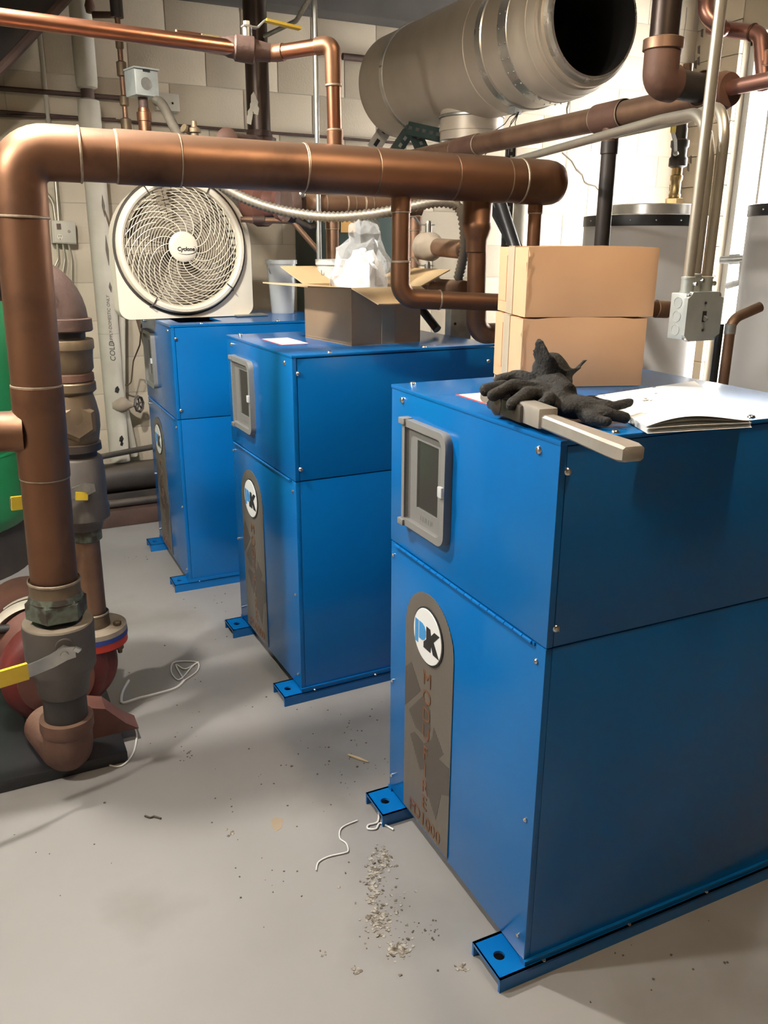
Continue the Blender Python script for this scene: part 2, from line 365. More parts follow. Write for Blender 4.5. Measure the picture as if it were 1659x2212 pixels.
# ================================================================ boilers
BW, BH, BZ, BS, BD, SKT = .7135, 1.26, .047, .836, .79, .037
screw_me = MB().lathe((0, 0, 0), (0, 0, 1), [(-.002, .0085), (.002, .0082), (.0045, .006), (.006, .0025)], 14).box((0, 0, .0055), (.012, .0016, .0015)).mesh('screw')
screw_me.materials.append(MATS['screw'])
small_me = MB().lathe((0, 0, 0), (0, 0, 1), [(-.002, .006), (.0015, .0058), (.004, .003)], 12).mesh('screw'); small_me.materials.append(MATS['screw'])
knuckle_me = MB().lathe((0, 0, 0), (0, 1, 0), [(0, .0035), (.001, .0045), (.0315, .0045), (.0325, .0035)], 10).mesh('knuckle'); knuckle_me.materials.append(MATS['blue_paint'])
def boiler(label, loc, rot, opened=False, sticker=None):
    t = thing('boiler', label, 'boiler', (loc[0], loc[1], 0), rot, 'blue boilers in a row', local=True)
    bp = 'blue_paint'; g = .0035; th = .016
    def panel(name, c, s): return MB().box(c, s, bev=.0022).build(name, bp, t, ang=25)
    # fronts (x=0 plane, facing -x)
    panel('upper_front_panel', (th/2, BW/2, (BS+g/2+BH-.008)/2), (th, BW, BH-.008-BS-g/2))
    lf = panel('lower_front_panel', (th/2+.001, BW/2, (BZ+BS-g/2)/2), (th, BW-.004, BS-g/2-BZ))
    for nm, y0, sgn in (('near', 0, 1), ('far', BW, -1)):
        yc = y0+sgn*(.008+.0005)
        panel('upper_side_panel', (th+.001+(BD-th)/2, yc, (BS+g/2+BH-.012)/2), (BD-th-.001, .015, BH-.012-BS-g/2))
        panel('lower_side_panel', (th+.001+(BD-th)/2, yc+sgn*.0015, (BZ+BS-g/2)/2), (BD-th-.001, .015, BS-g/2-BZ))
    MB().box((BD-.006, BW/2, (BZ+BH)/2-.006), (.012, BW-.034, BH-BZ-.014)).build('back_panel', bp, t)
    if opened:
        tp = MB(); hx0, hx1, hy0, hy1 = .06, .26, .10, .44
        tp.box((hx0/2-.002, BW/2, BH-.005), (hx0+.004, BW+.004, .01)).box(((hx1+BD)/2+.002, BW/2, BH-.005), (BD-hx1+.004, BW+.004, .01))
        tp.box(((hx0+hx1)/2, hy0/2, BH-.005), (hx1-hx0, hy0+.002, .01)).box(((hx0+hx1)/2, (hy1+BW)/2, BH-.005), (hx1-hx0, BW-hy1+.002, .01))
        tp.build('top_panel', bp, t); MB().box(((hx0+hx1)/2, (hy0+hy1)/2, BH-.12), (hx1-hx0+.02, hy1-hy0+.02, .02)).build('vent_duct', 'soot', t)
    else: MB().box((BD/2, BW/2, BH-.005), (BD+.004, BW+.004, .01), bev=.003).build('top_panel', bp, t, ang=25)
    # skids: channel with bolt hole
    for y0, y1 in ((-.012, .108), (BW-.108, BW+.012)):
        mb = MB(); x0, x1, zt, wth = -.071, BD+.07, SKT, .007
        hc = (x0+.036, (y0+y1)/2); hr = .0135; n = 16
        # top plate front piece with hole
        for zz, flip in ((zt, 0), (zt-wth, 1)):
            ring = [(hc[0]+hr*math.cos(2*PI*k/n), hc[1]+hr*math.sin(2*PI*k/n), zz) for k in range(n)]
            sq = []
            for k in range(n):
                a = 2*PI*k/n; c_, s_ = math.cos(a), math.sin(a); q = 1/max(abs(c_), abs(s_)); sq.append((hc[0]+c_*q*.036, hc[1]+s_*q*(y1-y0)/2, zz))
            mb.add(ring+sq, [(k, (k+1) % n, (k+1) % n+n, k+n) if not flip else (k+n, (k+1) % n+n, (k+1) % n, k) for k in range(n)])
        mb.lathe((hc[0], hc[1], zt-wth), (0, 0, 1), [(0, hr), (wth, hr)], n, False, False)
        mb.box(((x0+.072+x1)/2, (y0+y1)/2, zt-wth/2), (x1-x0-.072, y1-y0, wth))
        for yy in (y0+wth/2, y1-wth/2): mb.box(((x0+x1)/2, yy, zt/2), (x1-x0, wth, zt))
        mb.box((x0+.002, (y0+y1)/2, zt-wth/2), (.004, y1-y0, wth))
        mb.build('skid_rail', bp, t, ang=25)
        MB().box((BD/2, (.006 if y0 < 0 else BW-.006), (SKT+BZ)/2+.002), (BD, .02, BZ-SKT+.004)).build('skid_lip', bp, t)
    # hinge
    hb = link('hinge', MB().box((-.0008, BW/2, .832), (.003, .64, .007)).mesh('hinge'), bp, t)
    for k in range(19):
        o = link('knuckle', knuckle_me, None, hb); o.location = (-.002, .045+k*.0334, .832)
    # screws
    def scr(me, y, z, side=False):
        o = link('screw', me, None, t)
        if side: o.location = (y, -.0005, z); o.rotation_euler = (R_(90), random.random()*3, 0)
        else: o.location = (-.0005, y, z); o.rotation_euler = (0, R_(-90), 0)
    for y in (.065, .65): scr(screw_me, y, 1.229)
    for z in (.797, .413, .096): scr(small_me, .03, z); scr(small_me, BW-.018, z)
    for x in (.02, .76):
        scr(screw_me, x, 1.2, True); scr(screw_me, x, .879, True)
    for x in (.05, .3, .55): 
        o = link('screw', small_me, None, t); o.location = (x, -.006, SKT+.001)
    for (x, y) in ((.14, .018), (.5, .018), (.05, BW-.02), (.5, BW-.02)):
        o = link('screw', screw_me, None, t); o.location = (x, y, BH)
    # display cover
    ys, ye, zs, ze = .392, .612, .918, 1.192
    def rr(y0, y1, z0, z1, rad, n=6):
        P = []
        for cy, cz, a0 in ((y0+rad, z0+rad, 180), (y1-rad*.15, z0+rad*.15, 270), (y1-rad*.15, z1-rad*.15, 0), (y0+rad, z1-rad, 90)):
            r2 = rad if cy < (y0+y1)/2 else rad*.15
            for k in range(n+1):
                a = R_(a0+90*k/n); P.append((cy+r2*math.cos(a), cz+r2*math.sin(a)))
        return P
    def frame(o_, i_, x0, x1):
        mb = MB(); n = len(o_)
        vs_ = [(x0, *p) for p in o_]+[(x1, *p) for p in o_]+[(x0, *p) for p in i_]+[(x1, *p) for p in i_]
        fs = []
        for k in range(n):
            j = (k+1) % n
            fs += [(k, j, n+j, n+k), (2*n+k, 3*n+k, 3*n+j, 2*n+j), (n+k, n+j, 3*n+j, 3*n+k), (k, 2*n+k, 2*n+j, j)]
        return mb.add(vs_, fs)
    dc = frame(rr(ys, ye, zs, ze, .03), rr(ys+.018, ye-.014, zs+.018, ze-.018, .022), .004, -.020).build('display_cover', 'bezel_grey', t, ang=30)
    MB().box((-.012, ye-.004, ze-.006), (.028, .03, .016), bev=.002).build('cover_rim', 'bezel_grey', dc)
    MB().box((-.012, ye-.004, zs+.006), (.028, .03, .016), bev=.002).build('cover_rim', 'bezel_grey', dc)
    frame(rr(ys+.017, ye-.013, zs+.017, ze-.017, .022), rr(.445, .552, .976, 1.148, .002), .002, -.007).build('bezel', 'bezel_grey', dc, ang=30)
    MB().box((-.001, .4985, 1.062), (.004, .112, .176)).build('screen', 'screen', dc)
    MB().box((-.0145, (ys+ye)/2, (zs+ze)/2), (.0015, ye-ys-.035, ze-zs-.036)).build('clear_window', 'clear_cover', dc)
    em_ = MB()
    for k in range(7): em_.box((-.0072, .528-k*.0098, .955), (.001, .002+.003*(k % 3), .012))
    em_.build('embossed_mark', 'bezel_grey', dc)
    MB().box((-.022, ys+.012, 1.056), (.01, .02, .026), bev=.003).build('latch', 'clear_latch', dc)
    # badge plate, arched top
    pr = .1285; cy, cz = .4835, .637
    poly = [(cy-pr, .056), (cy+pr, .056)]+[(cy+pr*math.cos(R_(a)), cz+.125*math.sin(R_(a))) for a in range(0, 181, 10)]
    pl = MB().prism(poly, (-.0002, 0, 0), (0, 1, 0), (0, 0, 1), (-.0012, 0, 0)).build('badge_plate', 'plate_grey', lf, smooth=False)
    for P in ([(.611, .5), (.576, .531), (.52, .472), (.612, .379)], [(.587, .379), (.509, .462), (.467, .442), (.461, .386), (.485, .35), (.543, .347)],
              [(.577, .308), (.55, .33), (.496, .325), (.453, .363), (.444, .404), (.389, .356), (.415, .328), (.36, .333), (.355, .253), (.396, .23), (.42, .134), (.479, .195), (.481, .256), (.515, .23)]):
        MB().prism(P, (-.0013, 0, 0), (0, 1, 0), (0, 0, 1), (-.0006, 0, 0)).build('graphic', 'plate_dark', pl, smooth=False)
    MB().lathe((-.001, .483, .648), (-1, 0, 0), [(0, .079), (.003, .079), (.004, .077)], 40).build('emblem_rim', 'emblem_black', pl)
    em = MB().lathe((-.001, .483, .648), (-1, 0, 0), [(0, .0745), (.0045, .0745), (.0055, .0735)], 40).build('emblem', 'emblem_white', pl)
    # P in two blue strokes, K in black
    MB().prism([(.548, .612), (.548, .676), (.530, .676), (.530, .612)], (-.0064, 0, 0), (0, 1, 0), (0, 0, 1), (-.0008, 0, 0)).build('letter', 'emblem_blue', pl, smooth=False)
    MB().prism([(.526, .628), (.526, .676), (.508, .676), (.496, .671), (.489, .660), (.489, .646), (.496, .634), (.508, .628)], (-.0064, 0, 0), (0, 1, 0), (0, 0, 1), (-.0008, 0, 0)).build('letter', 'emblem_blue', pl, smooth=False)
    MB().prism([(.487, .676), (.466, .676), (.461, .660), (.445, .676), (.418, .676), (.447, .648), (.418, .612), (.449, .612), (.460, .632), (.462, .612), (.500, .612), (.500, .628), (.486, .640)], (-.0064, 0, 0), (0, 1, 0), (0, 0, 1), (-.0008, 0, 0)).build('letter', 'emblem_black', pl, smooth=False)
    for k, ch in enumerate('MODU'): place_text('letter', ch, .060, (-.0024, .485, .522-k*.054), (0, -1, 0), (0, 0, 1), 'plate_copper', pl)
    for k, ch in enumerate('FIRE'): place_text('letter', ch, .060, (-.0024, .485, .298-k*.052), (0, -1, 0), (0, 0, 1), 'plate_copper', pl)
    place_text('letter', 'FD1000', .056, (-.0024, .484, .086), (0, -1, 0), (0, 0, 1), 'plate_copper', pl)
    if sticker:
        (x0, y0, sx, sy) = sticker
        s = MB().box((x0, y0, BH+.0004), (sx+.012, sy+.012, .0008)).build('label_border', 'paper_red', t); MB().box((x0, y0, BH+.001), (sx, sy, .0008)).build('label_sheet', 'paper', s)
    return t
b1 = boiler('blue boiler cabinet carrying two taped boxes, gloves and a wrench', (.945, 1.19), R_(-.9), sticker=(.125, .395, .10, .21))
b2 = boiler('blue boiler cabinet carrying the open cardboard box', (.92, 2.551), R_(1.0), sticker=(.125, .395, .10, .21))
b3 = boiler('blue boiler cabinet with an open top slot, carrying the white fan', (.796, 3.76), R_(-.5), opened=True)

# ================================================================ piping helpers
def ring(p, axis, r, t=.0022, seg=28):
    a = Vector(axis).normalized(); return MB().lathe(Vector(p)-a*t*1.6, a, [(0, r), (t*.7, r+t), (t*2.4, r+t), (t*3.2, r)], seg, False, False)
def run(parent, pts, r, m, rad=None, seg=28, name='pipe'):
    return MB().tube(fillet(pts, rad or r*1.6, 10) if len(pts) > 2 else pts, r, seg).build(name, m, parent)
def sleeve(parent, a, b, r, m, name='coupling', lip=.003, seg=28, rings=True):
    a, b = Vector(a), Vector(b); L = (b-a).length
    o = MB().lathe(a, b-a, [(0, r-lip), (lip, r), (L-lip, r), (L, r-lip)], seg).build(name, m, parent)
    if rings:
        for q in (a, b): ring(q, b-a, r-lip*.8, .0018).build('solder_ring', 'solder', o)
    return o
def on(a, b, px):
    """point of segment a-b seen at image column px"""
    lo, hi = 0., 1.; a, b = Vector(a), Vector(b)
    def col_(t):
        q = a+(b-a)*t-CAM; return IW/2+F_PX*q.dot(_rt)/q.dot(_fw)
    s = 1 if col_(1) > col_(0) else -1
    for _ in range(40):
        m_ = (lo+hi)/2
        if (col_(m_)-px)*s < 0: lo = m_
        else: hi = m_
    return a+(b-a)*lo

# ================================================================ main copper header with its riser
def A1(py):
    cx = 45+(py-450)*(116.5-45)/(1246-450); return Y(cx, py, 2.45)
_a, _b = A1(450), A1(1246); dn = (_b-_a).normalized()
HL = _a-dn*((1.822-_a.z)/dn.z*-1); CORN = HL; HR = Y(1150, 393, 2.35); HD = (HR-HL).normalized(); RB = _b
hr = .0655
t = thing('copper_header', 'thick copper header pipe crossing above the boilers with elbow and rounded end cap', 'pipe', (HL.x, HL.y, 1.7))
e0 = HL+HD*.145
run(t, [CORN+dn*.16, CORN, CORN+HD*.155], hr+.003, 'copper', .105, 36, 'elbow')
ring(CORN+HD*.152, HD, hr+.003).build('solder_ring', 'solder', t); ring(CORN+dn*.158, dn, hr+.003).build('solder_ring', 'solder', t)
CAPA = on(HL, HL+HD*2.5, 1150)
MB().cyl(e0, CAPA, hr, 40).build('pipe', 'copper', t)
for a, b, nm in ((250, 386, 'coupling'), (655, 806, 'tee'), (806, 975, 'tee'), (975, 1088, 'tee')):
    sleeve(t, on(HL, CAPA, a), on(HL, CAPA, b), hr+.0028, 'copper', nm, seg=40)
cp = CAPA-HD*.05
MB().lathe(cp, HD, [(0, hr), (.003, hr+.003), (.1, hr+.003), (.125, hr), (.145, hr*.88), (.158, hr*.62), (.165, hr*.3), (.167, .001)], 40, True, False).build('end_cap', 'copper', t)
ring(cp, HD, hr+.001).build('solder_ring', 'solder', t)
# riser
t = thing('copper_riser', 'thick upright copper pipe with a side tee, dropping to the grey ball valve', 'pipe', RB)
MB().cyl(A1(440), A1(1260), hr, 40).build('pipe', 'copper', t)
sleeve(t, A1(832), A1(1030), hr+.003, 'copper', 'tee', seg=40)
tb = A1(930); MB().cyl(tb, tb+Vector((-.26, .02, .01)), .052, 32).build('branch', 'copper', t)
MB().lathe(tb, (-.26, .02, .01), [(.045, .066), (.075, .056), (.13, .055)], 32, False, False).build('branch_socket', 'copper', t)
ad = MB().lathe(A1(1252), A1(1300)-A1(1252), [(0, hr+.001), (.004, hr+.006), (.055, hr+.006), (.06, hr+.009), (.1, hr+.010)], 40).build('adapter', 'brass_dull', t)
ring(A1(1252), dn, hr+.006, .003).build('solder_ring', 'solder', ad)
MB().lathe(A1(1285), A1(1345)-A1(1285), [(0, hr+.010), (.012, .083), (.012, .087), (.06, .087), (.065, .08)], 6, ref=(1, .1, 0)).build('hex_nut', 'verdigris', t, ang=20)
MB().lathe(A1(1279), dn, [(0, hr+.008), (.016, hr+.012), (.02, hr+.005)], 30).build('corrosion_collar', 'verdigris', t)
# ball valve
VA, VB = A1(1340), A1(1490)
t = thing('ball_valve', 'large grey ball valve with yellow lever under the copper riser', 'valve', VB)
ax = (VB-VA); L = ax.length
MB().lathe(VA, ax, [(0, .095), (.004, .101), (.012, .102), (L*.62, .100), (L*.66, .095), (L*.80, .078), (L, .074), (L+.004, .07)], 36).build('body', 'valve_grey', t)
MB().lathe(VA-ax.normalized()*.002, ax, [(0, .07), (.0, .099), (.006, .1), ], 36, False, False).build('dust_film', 'dust', t)
hp = Y(140, 1405, 2.34)
MB().lathe(hp+Vector((.005, .06, .01)), (-.08, -1, 0), [(0, .045), (.02, .042), (.03, .026), (.06, .024)], 20).build('stem_boss', 'valve_grey', t)
n1 = hp+Vector((-.002, -.008, 0))
hv = MB().lathe(n1, (-.08, -1, 0), [(0, .022), (.018, .022)], 6).build('nut', 'valve_grey', t, ang=20); MB().lathe(n1+Vector((-.001, -.016, 0)), (-.08, -1, 0), [(0, .012), (.012, .011)], 12).build('stud', 'steel', hv)
def strip(pts, wd, th, nrm, name, m, parent):
    mb = MB(); pts = [Vector(p) for p in pts]; nrm = Vector(nrm).normalized(); ws = wd if isinstance(wd, list) else [wd]*len(pts); V = []; Fc = []
    for i, p in enumerate(pts):
        d = (pts[min(i+1, len(pts)-1)]-pts[max(i-1, 0)]).normalized(); s_ = d.cross(nrm).normalized()*ws[i]; q = s_.cross(d).normalized()*th
        V += [p-s_-q, p+s_-q, p+s_+q, p-s_+q]
    for i in range(len(pts)-1):
        for k in range(4): Fc.append((i*4+k, i*4+(k+1) % 4, i*4+4+(k+1) % 4, i*4+4+k))
    Fc += [(3, 2, 1, 0), tuple(len(pts)*4-4+k for k in range(4))]
    return mb.add(V, Fc).build(name, m, parent, ang=25)
yv = 2.312
lv = strip([Y(163, 1408, yv), Y(140, 1412, yv), Y(112, 1428, yv), Y(85, 1440, yv-.015), Y(55, 1452, yv-.03), Y(-60, 1484, yv-.06)], [.016, .021, .02, .019, .019, .018], .0028, (0, -1, 0), 'lever', 'steel', t)
strip([Y(60, 1449, yv-.03), Y(0, 1467, yv-.05), Y(-62, 1485, yv-.065)], .024, .006, (0, -1, 0), 'lever_sleeve', 'yellow_vinyl', lv)
strip([Y(163, 1407, yv), Y(170, 1400, yv-.01)], .009, .0028, (0, -1, 0), 'lever_stop', 'steel', lv)
# nipple and bottom elbow into the pump
t = thing('iron_suction_elbow', 'rusty iron elbow and black nipple below the grey ball valve', 'pipe', A1(1600))
MB().cyl(A1(1485), A1(1570), .064, 32).build('nipple', 'black_iron', t)
MB().lathe(A1(1545), ax, [(0, .066), (.002, .079), (.035, .08), (.05, .075)], 32).build('collar', 'iron_rust', t)
run(t, [A1(1570), A1(1625)+Vector((0, 0, 0)), A1(1625)+Vector((-.05, .2, .0))], .073, 'iron_rust', .09, 32, 'elbow')

# ================================================================ circulating pump and rear riser
def A2(py):
    cx = 138+(py-680)*(198-138)/(1273-680); return Y(cx, py, 2.80)
FZ = A2(1352); PB = Vector((FZ.x, FZ.y, 0))
t = thing('circulator_pump', 'red cast iron circulator pump with bolted blue and red flange', 'pump', (PB.x, PB.y, 0))
MB().lathe(FZ-Vector((0, 0, .062)), (0, 0, 1), [(0, .06), (.004, .104), (.03, .104)], 36).build('flange', 'pump_red_bright', t)
MB().lathe(FZ-Vector((0, 0, .031)), (0, 0, 1), [(0, .106), (.016, .106)], 36).build('gasket', 'gasket_blue', t)
MB().lathe(FZ-Vector((0, 0, .014)), (0, 0, 1), [(0, .105), (.017, .104), (.02, .098)], 36).build('companion_flange', 'dust', t)
for k in range(4):
    a = R_(-28+90*k); q = FZ+Vector((math.cos(a)*.078, math.sin(a)*.078, 0))
    MB().lathe(q+Vector((0, 0, .004)), (0, 0, 1), [(0, .014), (.014, .014), (.016, .012)], 6).cyl(q-Vector((0, 0, .10)), q, .008, 10).lathe(q-Vector((0, 0, .085)), (0, 0, 1), [(0, .014), (.014, .014)], 6).build('bolt', 'brass_dull', t, ang=20)
zc = .215; vc = Vector((FZ.x-.15, FZ.y-.02, zc))
MB().tube(fillet([FZ-Vector((0, 0, .05)), Vector((FZ.x+.01, FZ.y, zc-.08)), vc+Vector((0, 0, -.13))], .14, 10), .058, 26).build('discharge_neck', 'pump_red', t)
MB().lathe(vc+Vector((0, -.085, 0)), (0, 1, 0), [(0, .12), (.01, .155), (.03, .172), (.09, .176), (.13, .165), (.15, .12)], 40).build('volute', 'pump_red', t)
MB().lathe(vc+Vector((0, -.10, 0)), (0, 1, 0), [(0, .07), (.0, .12), (.02, .122)], 36).build('volute_cover', 'rust_red', t)
MB().lathe(vc+Vector((-.02, .06, .02)), (-.12, 1, .06), [(0, .1), (.05, .135), (.09, .148), (.1, .12), (.18, .11), (.2, .15), (.36, .155), (.40, .13), (.42, .06)], 36).build('motor', 'rust_red', t)
for zz, hh in ((.225, .05), (.10, .03)):
    q = vc+Vector((-.04, .24, .02))
    mb = MB(); n = 10
    for k in range(n+1):
        a = R_(-125+70*k/n) if hh == .05 else R_(-140+50*k/n)
        for s_ in (0, 1): mb.v.append(q+Vector((math.cos(a)*.158-.02*s_*.12-(.0 if hh == .05 else .0), -.10 + (.085 if hh == .05 else .0) + s_*.075, -math.sin(a)*.158)))
    mb.f += [(2*k, 2*k+1, 2*k+3, 2*k+2) for k in range(n)]; mb.build('warning_label', 'label_cream', t)
MB().box((-.07, 2.80, .02), (.70, .72, .04), bev=.006).build('base_plate', 'black_paint', t)
MB().box((vc.x, vc.y+.02, .05), (.22, .16, .08), bev=.008).build('foot', 'black_iron', t)
MB().prism([(-.12, 0), (.10, 0), (.06, .03), (.0, .10), (-.06, .12)], (FZ.x-.02, 2.56, .04), (1, 0, 0), (0, 0, 1), (0, .09, 0)).build('foot', 'rust_red', t, smooth=False)
run(t, [vc+Vector((-.12, .12, .12)), vc+Vector((-.22, .1, .14)), vc+Vector((-.5, .15, .1))], .016, 'rubber_black', .05, 12, 'cable_conduit')

t = thing('iron_riser', 'brown iron riser with check valve and cast elbow behind the thick copper pipe', 'pipe', FZ)
ax2 = A2(1300)-A2(700)
def st(py0, prof_px, m, name, seg=32, ang=40):
    p0 = A2(py0); d_ = ax2.normalized(); pr_ = []
    for py, r in prof_px: pr_.append(((A2(py)-p0).dot(d_), r))
    return MB().lathe(p0, d_, pr_, seg).build(name, m, t, ang=ang)
MB().cyl(A2(1120), A2(1340), .0415, 28).build('copper_pipe', 'copper_dusty', t)
st(1325, [(1325, .042), (1326, .049), (1340, .05), (1350, .052)], 'brass_dull', 'adapter')
ring(A2(1323), ax2, .047, .003).build('solder_ring', 'solder', t)
el = A2(690); q0 = Vector((el.x-.12, el.y, 0))
eb = A2(688); up_ = -ax2.normalized()
ctr = eb+Vector((-.125, .0, 0)); arc = [ctr+Vector((.125*math.cos(R_(a)), .02*math.sin(R_(a)), .125*math.sin(R_(a)))) for a in range(0, 91, 9)]
arc = [eb-up_*.01]+arc+[arc[-1]+Vector((-.2, .02, 0))]
MB().tube(arc, .070, 32).build('cast_elbow', 'iron_brown', t)
for ch, aa, dx in (('N', 48, 0), ('D', 30, 0)):
    a = R_(aa); c_ = ctr+Vector((.125*math.cos(a), 0, .125*math.sin(a))); 
    place_text('cast_letter', ch, .034, c_+Vector((-.012, -.0715, -.006)), (.8, 0, -.6), (.6, 0, .8), 'iron_brown', t, bold=.001)
st(688, [(686, .070), (688, .081), (712, .082), (715, .078)], 'iron_brown', 'elbow_rim')
st(713, [(713, .058), (740, .058)], 'black_iron', 'nipple')
st(732, [(732, .079), (735, .081), (752, .081), (756, .076), (775, .074), (795, .074), (805, .064)], 'brass_dull', 'union')
st(803, [(803, .064), (806, .072), (820, .073), (824, .066)], 'iron_rust', 'union_ring')
st(822, [(822, .07), (826, .076), (842, .076), (848, .066)], 'brass_dull', 'collar')
st(845, [(845, .062), (870, .072), (895, .078), (920, .078), (950, .07), (960, .06)], 'brass_dull', 'check_valve')
hc = A2(905)+Vector((0, -.055, .0)); hd = Vector((.02, -1, .12)).normalized()
MB().lathe(hc, hd, [(-.03, .066), (.012, .064), (.022, .05)], 6, ref=(0, 0, 1)).build('hex_cap', 'brass_dull', t, ang=20)
st(952, [(952, .06), (955, .075), (970, .076), (974, .06), (984, .06), (988, .072)], 'black_iron', 'collar')
st(985, [(985, .07), (990, .076), (1005, .076), (1008, .079), (1085, .079), (1092, .083), (1115, .083), (1128, .06), (1140, .055)], 'valve_grey', 'valve_body')
st(1128, [(1128, .046), (1131, .051), (1163, .051), (1166, .044)], 'verdigris', 'corroded_adapter')
yh = A2(1055).y-.105
lv = strip([Y(205, 1053, yh), Y(188, 1056, yh), Y(150, 1068, yh), Y(110, 1078, yh-.0), Y(22, 1088, yh-.02)], [.012, .02, .017, .017, .017], .003, (0, -1, 0), 'lever', 'steel', t)
MB().cyl(Y(187, 1056, yh+.06), Y(187, 1056, yh-.008), .012, 12).build('stem', 'steel', lv)
strip([Y(128, 1073, yh-.002), Y(60, 1084, yh-.01), Y(24, 1088, yh-.022)], .021, .006, (0, -1, 0), 'lever_sleeve', 'yellow_vinyl', lv)
strip([Y(163, 1072, yh-.004), Y(190, 1072, yh-.004)], .013, .001, (0, -1, 0), 'yellow_tag', 'yellow_vinyl', lv)

# ================================================================ thin copper line above the header
zt = 2.136; EL = Y(712, 92, 2.415); EL.z = zt; B0 = Y(724, 318, 2.415)
t = thing('copper_feed_pipe', 'slim copper pipe with a brown ball valve dropping into the header', 'pipe', B0)
P1 = Y(590, 118, 2.56); P1.z = zt-.01; PV = Z(535, 104, zt); PV.y = 2.575; PV.z = zt-.004; P0 = Vector((-.45, 2.60, zt+.03)); r = .0205
Q0 = Vector((B0.x, B0.y, 1.85))
MB().tube(fillet([P0, PV, P1, Vector((B0.x-.004, B0.y, zt)), Q0], [.02, .05, .036], 9), r, 26).build('pipe', 'copper_bright', t)
eu = Vector((B0.x-.004, B0.y, zt)); d1 = (P1-eu).normalized(); d2 = (Q0-eu).normalized()
MB().tube(fillet([eu+d1*.05, eu, eu+d2*.105], .038, 9), r+.0028, 26).build('elbow', 'copper', t)
d3 = (PV-P1).normalized(); MB().tube(fillet([P1+d3*.06, P1, P1-d1*.035], .05, 6), r+.0028, 26).build('elbow', 'copper', t)
ring(eu+d2*.105, d2, r+.002).build('solder_ring', 'solder', t); ring(P1+d3*.06, d3, r+.002).build('solder_ring', 'solder', t)
for za, zb_ in ((2.005, 1.955), (1.955, 1.86)): sleeve(t, (B0.x, B0.y, za-.09), (B0.x, B0.y, zb_-.09), r+(.003 if za > 2 else .006), 'copper', 'fitting')
dv = (P1-PV).normalized()
vb = MB().lathe(PV-dv*.085, dv, [(0, .023), (.02, .024), (.03, .028), (.045, .029), (.05, .035), (.1, .036), (.105, .029), (.13, .026), (.15, .024)], 28).build('valve_body', 'iron_brown', t)
sleeve(t, PV-dv*.20, PV-dv*.13, r+.003, 'copper_bright', 'coupling'); MB().lathe(PV-dv*.13, dv, [(0, .023), (.05, .025)], 8).build('adapter', 'brass', t)
vt = PV+Vector((0, 0, .034)); MB().cyl(vt-Vector((0, 0, .01)), vt+Vector((0, 0, .028)), .014, 14).build('stem', 'steel', vb); MB().lathe(vt+Vector((0, 0, .028)), (0, 0, 1), [(0, .01), (.01, .01)], 6).build('nut', 'steel', vb)
lv = strip([vt+Vector((-.015, -.005, .024)), vt+Vector((.03, 0, .024)), vt+Vector((.055, .005, .047)), vt+Vector((.16, .01, .037))], [.011, .011, .009, .01], .002, (0, 0, 1), 'lever', 'galv', t)
strip([vt+Vector((.058, .005, .0475)), vt+Vector((.165, .01, .038))], .012, .0035, (0, 0, 1), 'lever_sleeve', 'yellow_vinyl', lv)

# ================================================================ branches under the header
def branch(name, label, top, pts, r, m='copper', rad=.045):
    t = thing(name, label, 'pipe', pts[-1] if pts[-1].z < pts[0].z else pts[0])
    run(t, pts, r, m, rad, 28); return t
pA = Y(866, 470, 2.385); zA = Y(880, 644, 2.385).z; c0 = Vector((pA.x, pA.y, zA)); c1 = Y(1440, 668, 2.22); d_ = (c1-c0).normalized(); r = .0275
t = branch('copper_branch', 'copper branch dropping from the header then running behind the taped boxes', None, [Vector((pA.x, pA.y, 1.76)), c0, c1], r, rad=.05)
MB().tube(fillet([c0+Vector((0, 0, .11)), c0, c0+d_*.13], .052, 9), r+.003, 28).build('elbow', 'copper', t)
ring(c0+Vector((0, 0, .11)), (0, 0, 1), r+.002, .0025).build('solder_ring', 'solder', t); ring(c0+d_*.13, d_, r+.002).build('solder_ring', 'solder', t)
sleeve(t, (pA.x, pA.y, 1.775), (pA.x, pA.y, 1.695), r+.003, 'copper', 'tee_socket')
MB().lathe(c1-d_*.045, d_, [(0, r), (.002, r+.003), (.048, r+.003), (.052, r-.004)], 28).build('pipe_end', 'copper_dusty', t)
pB = Y(1030, 500, 2.40); e1 = Vector((pB.x+.01, pB.y, Y(1030, 722, 2.40).z)); r = .031
t = branch('copper_branch', 'copper branch with a stepped reducer curving under behind the boxes', None, [Vector((pB.x, pB.y, 1.76)), e1, e1+Vector((.5, .03, 0))], r, rad=.06)
MB().lathe((pB.x, pB.y, 1.785), (0, 0, -1), [(0, .046), (.04, .047), (.115, .046), (.118, .048), (.135, .047), (.165, .036), (.17, .034), (.205, .034), (.207, .031)], 32).build('reducer', 'copper', t)
MB().tube(fillet([e1+Vector((0, 0, .10)), e1, e1+Vector((.11, .006, 0))], .066, 9), r+.003, 28).build('elbow', 'copper_dusty', t)
pC = Y(1155, 480, 2.36)
t = branch('copper_branch', 'short copper branch below the header end, standing behind the boxes', None, [Vector((pC.x, pC.y, 1.78)), Vector((pC.x, pC.y, 1.38))], .0215)
sleeve(t, (pC.x, pC.y, 1.77), (pC.x, pC.y, 1.70), .0245, 'copper', 'tee_socket')

